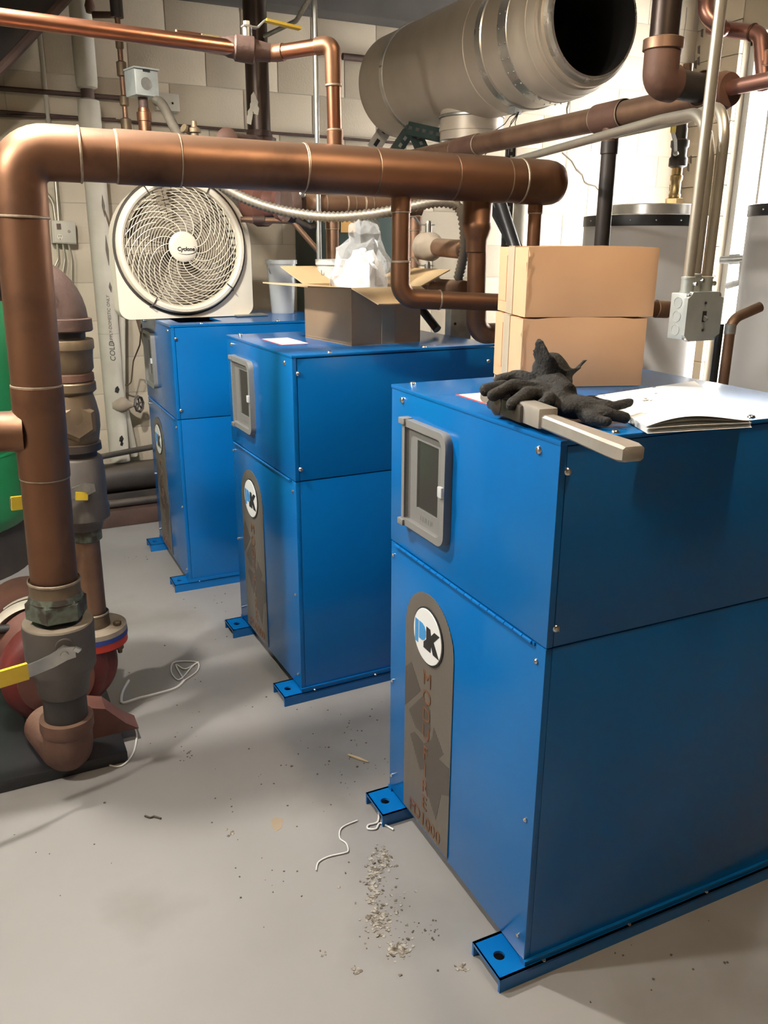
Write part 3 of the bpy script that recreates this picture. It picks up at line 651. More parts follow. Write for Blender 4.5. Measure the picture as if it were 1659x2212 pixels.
# ================================================================ copper run towards the window wall
xr_, zr_ = 2.06, 2.025
def YR(px, py): return X(px, py, xr_)
a0 = Vector((xr_, 5.18, 1.99)); aE = Vector((xr_, 2.02, zr_)); aM = lambda px: on(a0, aE, px)
t = thing('copper_run', 'dusty brown pipe run under the flue with tee and upturned elbow', 'pipe', (xr_, 2.0, 1.95))
r = .0405
MB().cyl(a0, aE, r, 32).build('pipe', 'copper_dusty', t)
sleeve(t, aM(985), aM(1035), r+.004, 'iron_rust', 'coupling')
sleeve(t, aM(1290), aM(1350), r+.007, 'iron_rust', 'tee'); 
tp_ = aM(1322); MB().cyl(tp_, tp_-Vector((0, 0, .09)), r*.72, 26).build('tee_branch', 'iron_rust', t)
EJ = Vector((xr_, 2.0, zr_+.01)); EU = EJ+Vector((-.205, .01, .012))
MB().lathe(EJ+Vector((0, .06, -.004)), (0, -1, 0), [(0, r), (.004, .05), (.1, .052), (.12, .045)], 30).build('end_fitting', 'iron_rust', t)
MB().cyl(EJ, EU, r*.98, 30).build('nipple', 'black_iron', t)
sleeve(t, EJ+Vector((-.055, 0, .003)), EJ+Vector((.03, 0, 0)), .049, 'iron_rust', 'tee_socket')
MB().tube(fillet([EU+Vector((.05, 0, -.003)), EU, EU+Vector((0, 0, .10))], .05, 9), .050, 30).build('elbow', 'iron_rust', t)
MB().lathe(EU+Vector((0, 0, .075)), (0, 0, 1), [(0, .05), (.003, .056), (.03, .056), (.034, .045)], 30).build('elbow_rim', 'copper_dusty', t)
MB().cyl(EU+Vector((0, 0, .08)), (EU.x, EU.y, ZC), .0405, 30).build('upright_pipe', 'black_steel_pipe', t)
MB().cyl(EJ+Vector((0, -.03, .0)), (xr_, .9, zr_+.02), .021, 22).build('copper_tail', 'copper_pink', t)
t = thing('steel_post', 'black steel post hanging from the tee of the dusty run, behind the boxes', 'pipe', (tp_.x, tp_.y, 0))
MB().cyl(tp_-Vector((0, 0, .085)), (tp_.x, tp_.y, 0), .0265, 26).build('pipe', 'black_iron', t)
MB().lathe(tp_-Vector((0, 0, .12)), (0, 0, 1), [(0, .027), (.002, .030), (.04, .030)], 24).build('collar', 'black_iron', t)
# pink copper lines by the window
t = thing('copper_heater_line', 'clean pink copper line with elbow and tee beside the bright window', 'pipe', D(1655, 200, 2.6))
d0 = 2.9
run(t, [D(1528, -60, d0), D(1523, 30, d0), D(1560, 62, d0), D(1560, 62, d0+.2)], .027, 'copper_pink', .06, 22)
run(t, [D(1535, 60, d0+.15), D(1642, 72, d0), D(1652, 190, d0)], .026, 'copper_pink', .05, 22)
for px, py in ((1626, 70),): ring(D(px, py, d0+.02), D(1642, 72, d0)-D(1540, 60, d0+.15), .0265, .003).build('solder_ring', 'copper', t)
sleeve(t, D(1652, 118, d0), D(1651, 150, d0), .029, 'copper_pink', 'fitting')

# ================================================================ flue
xa, za, fy0, fy1 = 2.37, 2.45, 2.965, 4.62
t = thing('flue_duct', 'large round steel flue with an open sooty end and a downward stub', 'duct', (xa, (fy0+fy1)/2, za-.27))
AX = (0, -1, 0)
def fl_(y0, prof, m, name, ca=False, cb=False, seg=64): return MB().lathe((xa, y0, za), AX, prof, seg, ca, cb).build(name, m, t)
fl_(fy1, [(0, .0), (.0, .262), (.012, .268), (.0, .268), (.48, .268), (.48, .266)], 'flue_steel', 'end_section')
fl_(fy1-.26, [(0, .268), (.002, .272), (.035, .272), (.037, .268)], 'flue_bright', 'clamp_band')
fl_(fy1-.48, [(0, .268), (.62, .268)], 'flue_steel', 'tee_section')
fl_(fy1-1.08, [(0, .266), (.003, .271), (.02, .271), (.023, .268), (.12, .268)], 'flue_steel', 'joint_bead')
fl_(fy1-1.20, [(0, .268), (.003, .274), (.045, .274), (.048, .268)], 'flue_bright', 'clamp_band')
fl_(fy1-1.24, [(0, .267), (.14, .267)], 'flue_steel', 'collar_section')
fl_(fy1-1.37, [(0, .267), (.002, .270), (.065, .270), (.067, .266)], 'flue_bright', 'bright_band')
fl_(fy1-1.43, [(0, .267), (.07, .266), (.075, .262), (.12, .258), (.125, .25)], 'flue_steel', 'front_section')
fl_(fy1-1.55, [(0, .256), (.015, .252), (.04, .242), (.042, .235), (.05, .232), (.06, .238), (.075, .236), (.08, .226)], 'flue_steel', 'flange')
fl_(fy1-1.6, [(0, .226), (.03, .226), (.035, .214), (.06, .212), (.062, .202)], 'flue_bright', 'lip')
MB().lathe((xa, fy0, za), (0, 1, 0), [(0, .203), (.5, .203), (1.5, .2), (1.5, .01)], 48, False, False).build('sooty_lining', 'soot', t)
sy = 3.86
MB().lathe((xa, sy, za-.1), (0, 0, -1), [(0, .155), (.2, .155), (.2, .160), (.215, .160), (.215, .155), (.255, .155), (.255, .148), (.2, .148)], 44, False, False).build('stub', 'flue_steel', t)
MB().lathe((xa, sy, za-.24), (0, 0, -1), [(0, .158), (.004, .162), (.012, .162), (.016, .156)], 44, False, False).build('stub_bead', 'galv', t)
for k in range(10):
    a = R_(180+12*k-10); 
    for yy in (fy1-1.385, fy1-1.425): MB().sphere((xa+math.cos(a)*.271, yy, za+math.sin(a)*.271), .004, 8, 6).build('rivet', 'galv', t)
MB().box((xa-.06, fy1-1.22, za-.278), (.05, .04, .03), M=rotM(.3)).build('clamp_lug', 'galv', t)
random.seed(3)
for k in range(4):
    p = Vector((xa-.05, fy1-1.24, za-.285)); pts = [p]
    for i in range(5): p = p+Vector((random.uniform(-.05, .02), random.uniform(-.02, .03), -.035+random.uniform(-.02, .02))); pts.append(p)
    MB().tube(pts, .0022, 6).build('loose_wire', 'black_iron', t)
# perforated brackets under the flue
def slotted(name, label, a, b, wd, m, nrm, n, grp=None):
    a, b = Vector(a), Vector(b); d = (b-a).normalized(); nn = Vector(nrm); nn = (nn-d*nn.dot(d)).normalized(); s_ = d.cross(nn)
    t = thing(name, label, 'bracket', a if a.z < b.z else b, group=grp); L = (b-a).length
    M = Matrix((s_, d, nn)).transposed()
    MB().box((a+b)/2, (wd, L, .004), M).box((a+b)/2+s_*wd/2-nn*.018, (.004, L, .036), M).build('angle', m, t)
    for k in range(n):
        q = a+d*L*(k+.5)/n; MB().box(q+nn*.0025, (wd*.28, L/n*.5, .001), M, 0).build('slot', 'steel' if m != 'galv' else 'soot', t)
    return t
slotted('slotted_angle', 'black slotted steel angle standing upright behind the copper run', D(1106, 300, 4.3), Vector((D(1106, 300, 4.3).x, D(1106, 300, 4.3).y, 0)), .045, 'black_paint', (-.4, -1, 0), 60)
slotted('slotted_brace', 'black slotted brace slanting behind the boxes', D(1062, 430, 3.9), D(1062, 430, 3.9)+(D(1130, 560, 3.85)-D(1062, 430, 3.9))*(D(1062, 430, 3.9).z/(D(1062, 430, 3.9).z-D(1130, 560, 3.85).z)), .05, 'black_paint', (-.4, -1, 0), 36)
_a, _b = D(1078, 430, 3.6), D(1120, 560, 3.55)
MB().cyl(_a, _a+(_b-_a)*(_a.z/(_a.z-_b.z)), .027, 20).build('x', 'black_paint'); o = bpy.data.objects['x']; o.name = 'brace_tube'; single(o, 'smooth black tube brace slanting behind the boxes', 'bracket')
slotted('strut_bracket', 'galvanised slotted strut bracket under the far end of the flue', D(805, 322, 4.75), D(858, 240, 4.75), .075, 'galv', (-.3, -1, 0), 3)
slotted('slotted_rail', 'dark slotted rail carrying the flue beside its stub', D(880, 275, 4.35), D(955, 292, 4.2), .06, 'green_dark', (-.2, -1, -.1), 5)
slotted('slotted_strut', 'dark slotted leg slanting down below the flue', D(888, 262, 4.45), D(925, 345, 4.4), .06, 'green_dark', (-.2, -1, 0), 6)
slotted('slotted_prop', 'short dark slotted prop crossing under the flue', D(900, 262, 4.5), D(840, 350, 4.55), .06, 'green_dark', (-.2, -1, 0), 6)

# ================================================================ water heaters
def heater(label, c, r, h):
    t = thing('water_heater', label, 'water heater', (c[0], c[1], 0), group='white water heaters'); o = Vector((c[0], c[1], 0))
    MB().lathe(o+Vector((0, 0, .0)), (0, 0, 1), [(0, r-.02), (.02, r), (h-.005, r)], 56).build('jacket', 'white_enamel', t)
    rb = MB().lathe(o+Vector((0, 0, h-.04)), (0, 0, 1), [(0, r), (.001, r+.005), (.055, r+.005), (.058, r-.01)], 56).build('top_band', 'black_paint', t)
    MB().lathe(o+Vector((0, 0, h+.005)), (0, 0, 1), [(0, r-.02), (.015, r-.05), (.018, r-.06)], 48).build('lid', 'steel', t)
    MB().lathe(o+Vector((.06, .02, h+.02)), (0, 0, 1), [(0, r*.72), (.055, r*.72), (.06, r*.70)], 48).build('draft_collar', 'flue_bright', t)
    for k in range(9):
        a = R_(170+k*22); MB().sphere(o+Vector((math.cos(a)*(r+.005), math.sin(a)*(r+.005), h-.012)), .006, 8, 6).build('screw', 'screw', rb)
    return t
hc1 = D(1396, 470, 4.75); hh = 1.765
heater('white water heater with brass valve on its lid, behind the taped boxes', (hc1.x, hc1.y), .345, hh-.02)
hc2 = Vector((3.88, 2.99, 0)); heater('white water heater standing beside the bright window', (hc2.x, hc2.y), .33, hh+.02)
# valve riser on the heater
b0 = Vector((hc1.x+.10, hc1.y-.10, hh+.05)); t = thing('heater_valve_pipe', 'brass and copper pipe with yellow lever valve rising from the water heater', 'pipe', b0)
MB().lathe(b0, (0, 0, 1), [(0, .05), (.04, .05), (.045, .04)], 6).build('hex_union', 'brass', t, ang=20)
MB().lathe(b0+Vector((0, 0, .04)), (0, 0, 1), [(0, .03), (.02, .034), (.03, .028), (.09, .028), (.1, .034), (.12, .034), (.125, .028), (.16, .028)], 20).build('nipple', 'brass', t)
MB().lathe(b0+Vector((0, 0, .20)), (0, 0, 1), [(0, .03), (.01, .05), (.05, .05), (.06, .042), (.1, .042), (.11, .05), (.14, .05), (.15, .034), (.2, .034), (.21, .03), (.24, .03)], 20).build('valve_body', 'black_iron', t)
MB().lathe(b0+Vector((0, 0, .42)), (0, 0, 1), [(0, .03), (.06, .034), (.1, .026), (.3, .026)], 20).build('copper_tube', 'copper_dusty', t)
q = b0+Vector((-.06, -.035, .27)); lv = strip([q, q+Vector((-.02, -.01, .06)), q+Vector((-.045, -.012, .1)), q+Vector((-.045, -.012, .27))], .012, .003, (0, -1, 0), 'lever', 'steel', t)
strip([q+Vector((-.045, -.012, .1)), q+Vector((-.045, -.012, .275))], .015, .005, (0, -1, 0), 'lever_sleeve', 'yellow_vinyl', lv)
MB().cyl(b0+Vector((0, 0, .27)), q, .014, 12).build('stem', 'steel', lv)
t = thing('copper_drain', 'slim copper tube with rounded top beside the right water heater', 'pipe', (D(1575, 700, 3.55).x, D(1575, 700, 3.55).y, 0))
p = D(1580, 690, 3.55); run(t, [Vector((p.x, p.y, 0)), p, p+Vector((.14, -.02, .05))], .022, 'copper_dusty', .06, 18)
sleeve(t, p-Vector((0, 0, .02)), p-Vector((0, 0, .06)), .024, 'galv', 'collar')
t = thing('black_vent_strip', 'thin black pipe standing between the two water heaters', 'pipe', (D(1556, 760, 3.7).x, D(1556, 760, 3.7).y, 0))
p = D(1556, 700, 3.7); run(t, [Vector((p.x, p.y, 0)), p], .017, 'black_paint', None, 14)
t = thing('drain_valve', 'small grey pipe stubs and valve glaring against the window', 'valve', D(1590, 610, 4.6))
run(t, [D(1556, 562, 4.7), D(1620, 558, 4.6)], .02, 'galv', None, 14); sleeve(t, D(1575, 561, 4.68), D(1600, 559, 4.65), .028, 'galv', 'fitting', rings=False)
run(t, [D(1570, 618, 4.7), D(1612, 606, 4.6)], .018, 'galv', None, 14); run(t, [D(1602, 560, 4.64), D(1597, 615, 4.64)], .01, 'galv', None, 10)

# ================================================================ switch box on conduits
SB = D(1512, 683, 1.88); t = thing('switch_box', 'square steel switch box hanging on three conduits', 'switch box', SB-Vector((0, 0, .055)))
MB().box(SB+Vector((0, .022, 0)), (.098, .046, .102), bev=.003).build('box', 'galv_box', t)
s_ = .054; k_ = .014
poly = [(-s_+k_, -s_), (s_-k_, -s_), (s_-k_, -s_+k_*.5), (s_, -s_+k_), (s_, s_-k_), (s_-k_, s_-k_*.7), (s_-k_, s_), (-s_+k_, s_), (-s_+k_*.6, s_-k_*.6), (-s_, s_-k_), (-s_, -s_+k_)]
cv = MB().prism(poly, SB+Vector((0, -.002, 0)), (1, 0, 0), (0, 0, 1), (0, -.010, 0)).build('cover', 'galv_box', t, smooth=False)
MB().box(SB+Vector((0, -.0125, 0)), (.011, .002, .024)).build('toggle_slot', 'soot', cv); MB().box(SB+Vector((0, -.016, -.004)), (.006, .012, .009), M=rotM(x=.5)).build('toggle', 'bezel_grey', cv)
for dz in (-.03, .03): MB().sphere(SB+Vector((0, -.0122, dz)), .0032, 10, 6).build('hole', 'soot', cv)
for dx, dz in ((-.044, .046), (.044, .046), (-.044, -.046), (.044, -.046)): MB().lathe(SB+Vector((dx, -.004, dz)), (0, -1, 0), [(0, .006), (.004, .006), (.007, .003)], 12).build('screw', 'screw', t)
for dz in (-.03, .0, .03): MB().lathe(SB+Vector((-.049, .022, dz)), (-1, 0, 0), [(0, .0125), (.0012, .0125), (.0012, .0105), (.0005, .0105)], 20).build('knockout', 'galv_box', t)
def conduit(label, pts, r, rad, m='conduit', conn=None, name='conduit', grp=None):
    t = thing(name, label, 'conduit', min(pts, key=lambda p: p.z), group=grp); MB().tube(fillet(pts, rad, 12), r, 18).build('tube', m, t)
    if conn is not None:
        c = Vector(conn); MB().lathe(c, (0, 0, 1), [(-.004, .016), (.004, .016), (.004, .0145), (.03, .0145), (.03, .0155), (.034, .0155), (.036, .012)], 18).build('connector', 'galv_box', t)
        MB().lathe(c+Vector((.004, -.014, .02)), (.2, -1, 0), [(0, .005), (.008, .005)], 8).build('set_screw', 'screw', t)
    return t
top = SB+Vector((0, .022, .051))
ca = top+Vector((-.030, -.004, 0)); cb = top+Vector((0.002, .008, .006)); cc = top+Vector((.032, .002, 0))
vx = Y(1567, 0, ca.y)
conduit('straight pale conduit running from the switch box up past the ceiling', [ca+Vector((0, 0, .03)), Vector((vx.x, vx.y, ZC))], .0122, .05, conn=ca)
zc2 = Y(1420, 262, cb.y).z
conduit('conduit sweeping from behind the header and bending down to the switch box', [D(1100, 350, 3.0), D(1430, 258, 2.05), Vector((cb.x, cb.y, D(1430, 258, 2.05).z-.02)), cb+Vector((0, 0, .03))], .0125, [.3, .13], conn=cb)
conduit('conduit with a tight bend behind the straight one, ending at the switch box', [D(1330, 290, 2.5), D(1480, 256, 2.03), Vector((cc.x+.002, cc.y, D(1480, 256, 2.03).z-.005)), cc+Vector((0, 0, .03))], .0122, [.2, .085], conn=cc)

# ================================================================ green tank
t = thing('green_tank', 'tall green expansion tank on a black base ring', 'tank', (-.27, 4.62, 0)); o = Vector((-.27, 4.62, 0)); r = .47
MB().lathe(o+Vector((0, 0, .17)), (0, 0, 1), [(0, .05), (.01, .28), (.04, .38), (.09, .445), (.15, r), (1.32, r), (1.42, .43), (1.49, .34), (1.53, .2), (1.54, .01)], 52).build('shell', 'green_paint', t)
MB().lathe(o, (0, 0, 1), [(0, .42), (.24, .42), (.24, .40), (0, .40)], 48, False, False).build('base_ring', 'black_iron', t)
MB().lathe(o+Vector((0, 0, .62)), (0, 0, 1), [(0, r), (.001, r+.003), (.012, r+.003), (.013, r)], 52, False, False).build('weld_seam', 'green_paint', t)

# ================================================================ pipes and fittings along the block wall
def wp(name, label, cat, pts, r, m, rad=.05, seg=18): 
    t = thing(name, label, cat, min(pts, key=lambda p: p.z)); MB().tube(fillet(pts, rad, 8) if len(pts) > 2 else pts, r, seg).build('pipe', m, t); return t
yw = 5.08
a, b = Y(179, 60, yw), Y(256, 1000, yw); a = Vector((a.x+.0, yw, ZC)); b = Vector((b.x+.01, yw, .35))
t = thing('insulated_pipe', 'thick off-white insulated pipe with handwriting standing against the block wall', 'pipe', b)
mid = on(b, a, 195); vz = Y(190, 203, yw).z
def wat(z): return b+(a-b)*((z-b.z)/(a.z-b.z))
MB().lathe(wat(vz-.02), b-a, [(0, .03), (.012, .056), (.05, .0585), ((wat(vz-.02)-b).length, .0585)], 30).build('lower_jacket', 'white_pipe', t)
MB().lathe(wat(vz+.02), a-b, [(0, .03), (.012, .053), (.04, .056), ((a-wat(vz+.02)).length, .056)], 30).build('upper_jacket', 'white_pipe', t)
MB().cyl(wat(vz-.03), wat(vz+.03), .035, 18).build('bare_pipe', 'iron_brown', t)
zc_ = Y(232, 720, yw).z; MB().lathe(wat(zc_), a-b, [(-.003, .0592), (.003, .0592)], 30, False, False).build('jacket_seam', 'mortar', t)
txt = wat(Y(236, 700, yw).z); dirv = (a-b).normalized()
def wtext(s, py, size):
    q = wat(Y(230, py, yw).z)+Vector((.004, -.0592, 0)); place_text('handwriting', s, size, q, dirv, (-1, 0, 0), 'ink', t, shear=.15)
wtext('COLD', 757, .042); wtext('SUPPLY-DOMESTIC ONLY', 690, .024)
for (px, py, s) in ((251, 838, .014), (242, 945, .014), (246, 955, .01), (257, 948, .006)):
    q = wat(Y(px, py, yw).z); MB().prism([(-s, -s), (s*.3, -s*1.6), (s, 0), (s*.4, s*1.5), (-s*.6, s*.7)], Vector((q.x+.01, q.y-.0590, q.z)), (1, 0, 0), (0, 0, 1), (0, -.0012, 0)).build('torn_patch', 'soot', t, smooth=False)
for py, s in ((445, .06), (540, .085), (620, .03)):
    q = wat(Y(205, py, yw).z); MB().tube([q+Vector((.024, -.0485, -s)), q+Vector((.022, -.051, 0)), q+Vector((.021, -.051, s))], [.004, .010, .003], 8).build('stain', 'grime', t)
wp('conduit', 'thin painted conduit dropping down the block wall beside the insulated pipe', 'conduit', [Y(84, 60, 5.17), Y(108, 300, 5.17)], .012, 'white_pipe')
wp('wall_pipe', 'dark pipe running along the upper block wall', 'pipe', [Y(-60, 186, 5.16), Y(262, 212, 5.16)], .013, 'iron_brown')
wp('wall_pipe', 'long thin dark pipe along the block wall, upper of a pair', 'pipe', [Y(-60, 236, 5.17), Y(905, 312, 5.17)], .008, 'iron_brown')
wp('wall_pipe', 'short thin dark pipe along the block wall, lower of a pair', 'pipe', [Y(-60, 247, 5.17), Y(250, 258, 5.17)], .008, 'iron_brown')
wp('wall_pipe', 'dark pipe crossing the block wall behind the slim copper feed', 'pipe', [Y(740, 122, 5.16), Y(1000, 150, 5.16)], .02, 'iron_brown')
# small upright with fittings in front of the wall
p0, p1 = D(247, -40, 3.9), D(270, 300, 3.9); p1 = Vector((p0.x, p0.y, p1.z)); ptop = Vector((p0.x, p0.y, ZC))
t = thing('instrument_pipe', 'thin brown copper upright with fittings left of the grey junction box', 'pipe', p1); MB().cyl(p0, p1, .013, 16).build('pipe', 'copper_dusty', t)
L = (p0-p1).length
for h0, h1, rr_ in ((.02, .12, .026), (.17, .22, .022), (.30, .37, .024), (.42, .47, .019)): MB().lathe(p1+Vector((0, 0, h0)), (0, 0, 1), [(0, .014), (.006, rr_), (h1-h0-.006, rr_), (h1-h0, .014)], 16).build('fitting', 'brass_dull', t)
MB().cyl(p0-Vector((0, 0, .15)), ptop, .03, 16).build('upper_sleeve', 'black_iron', t)
# junction box on a copper stem and its flexible conduit
JB = D(306, 182, 3.45); t = thing('junction_box', 'grey steel junction box on a copper stem behind the header', 'junction box', Vector((JB.x, JB.y, 1.85)))
M = rotM(z=.25)
MB().box(JB, (.105, .10, .10), M, .008).build('box', 'galv_box', t); MB().lathe(JB+M @ Vector((-.004, -.05, -.004)), M @ Vector((0, -1, 0)), [(0, .024), (.0015, .024), (.0015, .021), (.0005, .021)], 20).build('knockout', 'galv', t)
for k in range(3): MB().box(JB+M @ Vector((.053, -.025+k*.025, 0)), (.002, .010, .034), M).build('slot', 'soot', t)
MB().box(JB+M @ Vector((0, -.006, .052)), (.11, .105, .006), M).build('lid', 'galv_box', t); MB().box(JB+M @ Vector((.0, -.0515, .044)), (.03, .002, .009), M).build('notch', 'soot', t)
MB().cyl(JB-Vector((0, 0, .05)), JB-Vector((0, 0, .09)), .02, 16).build('neck', 'iron_brown', t)
MB().lathe(JB-Vector((0, 0, .09)), (0, 0, -1), [(0, .022), (.015, .024), (.017, .030), (.05, .030), (.052, .026), (.08, .026), (.28, .026)], 20).build('stem', 'copper', t)
def flex(label, pts, r):
    # corrugated hose through a smooth curve
    def cr(p0, p1, p2, p3, u): return .5*((2*p1)+(p2-p0)*u+(2*p0-5*p1+4*p2-p3)*u*u+(3*p1-p0-3*p2+p3)*u**3)
    P = [pts[0]*2-pts[1]]+pts+[pts[-1]*2-pts[-2]]; C = []
    for i in range(len(pts)-1):
        for k in range(40): C.append(cr(P[i], P[i+1], P[i+2], P[i+3], k/40))
    C.append(pts[-1]); acc = [0.]
    for i in range(1, len(C)): acc.append(acc[-1]+(C[i]-C[i-1]).length)
    out = []; rad = []; pitch = .0085; s = 0.; i = 0; n = 0
    while s < acc[-1]:
        while acc[i+1] < s: i += 1
        u = (s-acc[i])/max(1e-9, acc[i+1]-acc[i]); out.append(C[i]+(C[i+1]-C[i])*u); rad.append(r*(1.0 if n % 2 else .72)); s += pitch; n += 1
    t = thing('flexible_conduit', label, 'conduit', min(pts, key=lambda p: p.z)); MB().tube(out, rad, 14).build('hose', 'flex_metal', t, ang=80); return t
flex('ribbed metal conduit sagging from the junction box behind the header', [JB+Vector((.05, -.02, -.06)), D(352, 228, 3.35), D(385, 290, 3.25), D(440, 365, 3.15), D(500, 414, 3.1), D(590, 450, 3.05), D(700, 468, 3.0), D(800, 463, 2.95), D(890, 446, 2.9), D(950, 436, 2.85), D(990, 447, 2.85), D(1003, 490, 2.88), D(1003, 545, 2.95), D(990, 605, 3.05)], .020)
t = thing('wall_box', 'small pale cover plate on the block wall behind the ribbed conduit', 'cover plate', Y(362, 236, 5.12)-Vector((0, 0, 0)))
MB().box(Y(360, 222, 5.16), (.13, .06, .09), bev=.004).build('plate', 'white_pipe', t); MB().sphere(Y(373, 223, 5.128), .006, 8, 6).build('screw', 'soot', t); MB().cyl(Y(366, 240, 5.16), Y(366, 262, 5.16), .012, 12).build('nipple', 'iron_brown', t)
# outlet box on the wall, with conduits
OB = Y(137, 502, 5.15); t = thing('outlet_box', 'grimy painted outlet box on the block wall with two conduits above', 'outlet', OB-Vector((0, 0, .06)))
MB().box(OB, (.125, .07, .12), rotM(y=.05), .005).build('box', 'white_pipe', t); MB().box(OB+Vector((.004, -.037, 0)), (.115, .006, .11), rotM(y=.05), .003).build('cover', 'white_pipe', t)
MB().lathe(OB+Vector((-.025, -.04, -.025)), (0, -1, 0), [(0, .017), (.003, .016)], 16).build('socket', 'label_cream', t); 
for dx, dz in ((-.03, -.02), (-.02, -.02), (-.025, -.035)): MB().box(OB+Vector((dx, -.0435, dz)), (.003, .002, .008)).build('slot', 'soot', t)
MB().box(OB+Vector((-.025, -.04, .03)), (.022, .008, .03)).build('switch', 'iron_brown', t); MB().lathe(OB+Vector((.026, -.04, .005)), (0, -1, 0), [(0, .008), (.005, .006)], 10).build('screw', 'dust', t)
wp('conduit', 'thin conduit rising straight up the block wall from the outlet box', 'conduit', [OB+Vector((-.018, 0, .06)), Y(113, 300, 5.16)], .010, 'conduit')
wp('conduit', 'thin conduit curving left from the top of the outlet box', 'conduit', [OB+Vector((-.034, 0, .06)), OB+Vector((-.036, 0, .16)), OB+Vector((-.10, 0, .24)), OB+Vector((-.32, 0, .26))], .011, 'conduit', .1)
for k, (px, py) in enumerate(((112, 590), (133, 610), (155, 640))):
    wp('cable', ['grey cable hanging left below the outlet box', 'grey cable hanging straight below the outlet box', 'grey cable hanging right below the outlet box'][k], 'cable', [OB+Vector((-.04+.03*k, -.01, -.06)), OB+Vector((-.042+.035*k, -.01, -.14)), Y(px, py, 5.14)], .006, 'conduit', .05, 8)
# gate valve with handwheel beside the insulated pipe
gv = Y(268, 875, 5.02); t = thing('gate_valve', 'small gate valve with black handwheel beside the insulated pipe', 'valve', gv-Vector((0, 0, .04)))
MB().cyl((gv.x+.0, 5.10, gv.z+.04), (gv.x+.05, 5.14, .36), .026, 18).build('drop_pipe', 'white_pipe', t)
MB().cyl(Y(262, 560, 5.12), gv+Vector((.0, .08, 0)), .022, 18).build('upper_pipe', 'white_pipe', t)
MB().lathe(gv+Vector((-.06, .03, 0)), (1, -.25, 0), [(0, .03), (.02, .04), (.05, .046), (.075, .04), (.09, .028), (.11, .018), (.14, .010)], 20).build('bonnet', 'dust', t)
hwc = gv+Vector((.085, -.006, 0)); A = Vector((.75, -.66, .05)).normalized(); U = Vector((0, 0, 1)); V = A.cross(U).normalized(); U = V.cross(A)
wh = MB().tube([hwc+(U*math.cos(2*PI*k/24)+V*math.sin(2*PI*k/24))*(.043+.003*math.cos(k*PI/1.5)) for k in range(24)], .008, 8, closed=True).build('handwheel', 'black_iron', t)
for k in range(5): MB().cyl(hwc, hwc+(U*math.cos(2*PI*k/5)+V*math.sin(2*PI*k/5))*.042, .005, 8).build('spoke', 'black_iron', wh)
# leaning stick, wire, dark rail and base pipes by the wall
o = MB().tube([Y(226, 455, 4.95), Y(262, 560, 4.9), Vector((Z(318, 1010, .0).x, 4.75, .02))], [.004, .012, .013], 8).build('leaning_stick', 'wood_dark'); single(o, 'thin dark stick leaning against the block wall behind the fan', 'stick')
o = MB().tube(fillet([Y(268, 832, 5.1), Y(283, 830, 5.05), Y(288, 780, 5.0), Y(302, 745, 4.8), Y(306, 700, 4.6)], .05, 6), .004, 8).build('loose_wire', 'wood_dark'); single(o, 'loose brown wire curling beside the open boiler', 'wire')
o = MB().cyl(Y(190, 992, 4.9), Y(420, 948, 5.0), .017, 14).build('floor_rail', 'black_iron'); single(o, 'dark slanted pipe in front of the insulated pipe foot', 'pipe')
t = thing('base_pipe', 'thick black pipe lying along the foot of the block wall', 'pipe', (.9, 5.05, .12)); MB().cyl((.32, 5.03, .26), (2.4, 5.08, .26), .085, 26).build('pipe', 'black_iron', t); MB().box((1.4, 5.1, .085), (2.1, .18, .17), bev=.01).build('plinth', 'black_iron', t)
t = thing('floor_trough', 'low dark trough on the floor before the wall pipe', 'trough', (.9, 4.93, 0)); MB().box((1.35, 4.935, .05), (2.1, .13, .10), bev=.01).build('body', 'iron_brown', t); MB().cyl((.32, 4.94, .125), (2.3, 4.94, .125), .025, 14).build('lip', 'black_iron', t)
# steel riser, red pump and rear manifold
p0 = D(548, -30, 4.1); zb = Y(557, 296, p0.y).z; t = thing('steel_riser', 'dark brown steel riser with paint splash ending in a flange behind the header', 'pipe', (p0.x, p0.y, zb))
MB().cyl((p0.x, p0.y, ZC), (p0.x, p0.y, zb), .0595, 32).build('pipe', 'black_steel_pipe', t)
MB().lathe((p0.x, p0.y, zb), (0, 0, 1), [(-.05, .06), (-.03, .085), (-.005, .086), (.0, .07), (.03, .062)], 32).build('flange', 'iron_brown', t)
for k, (px, py) in enumerate(((547, 212), (551, 222), (545, 230), (540, 246), (538, 257), (553, 236))):
    q = D(px, py, 4.035); MB().prism([(-.012, -.02), (.008, -.026), (.014, .004), (.002, .028), (-.010, .012)], q, (1, -.3, 0), (0, 0, 1), (0, -.002, 0)).build('paint_splash', 'white_pipe', t, smooth=False)
pz = D(570, 432, 4.1); yb_ = pz.y
t = thing('red_circulator', 'dark red circulator body and flange half hidden behind the ribbed conduit', 'pump', Vector((p0.x, p0.y, pz.z-.1)))
MB().lathe((p0.x, p0.y, zb-.04), (0, 0, -1), [(0, .06), (.14, .07), (.2, .11), (.3, .12), (.36, .09), (.4, .03)], 32).build('body', 'rust_red', t)
MB().lathe(D(535, 436, 4.05), (D(640, 440, 3.9)-D(535, 436, 4.05)), [(0, .06), (.03, .10), (.12, .105), (.14, .07), (.2, .06), (.22, .09), (.245, .09)], 32).build('neck', 'rust_red', t)
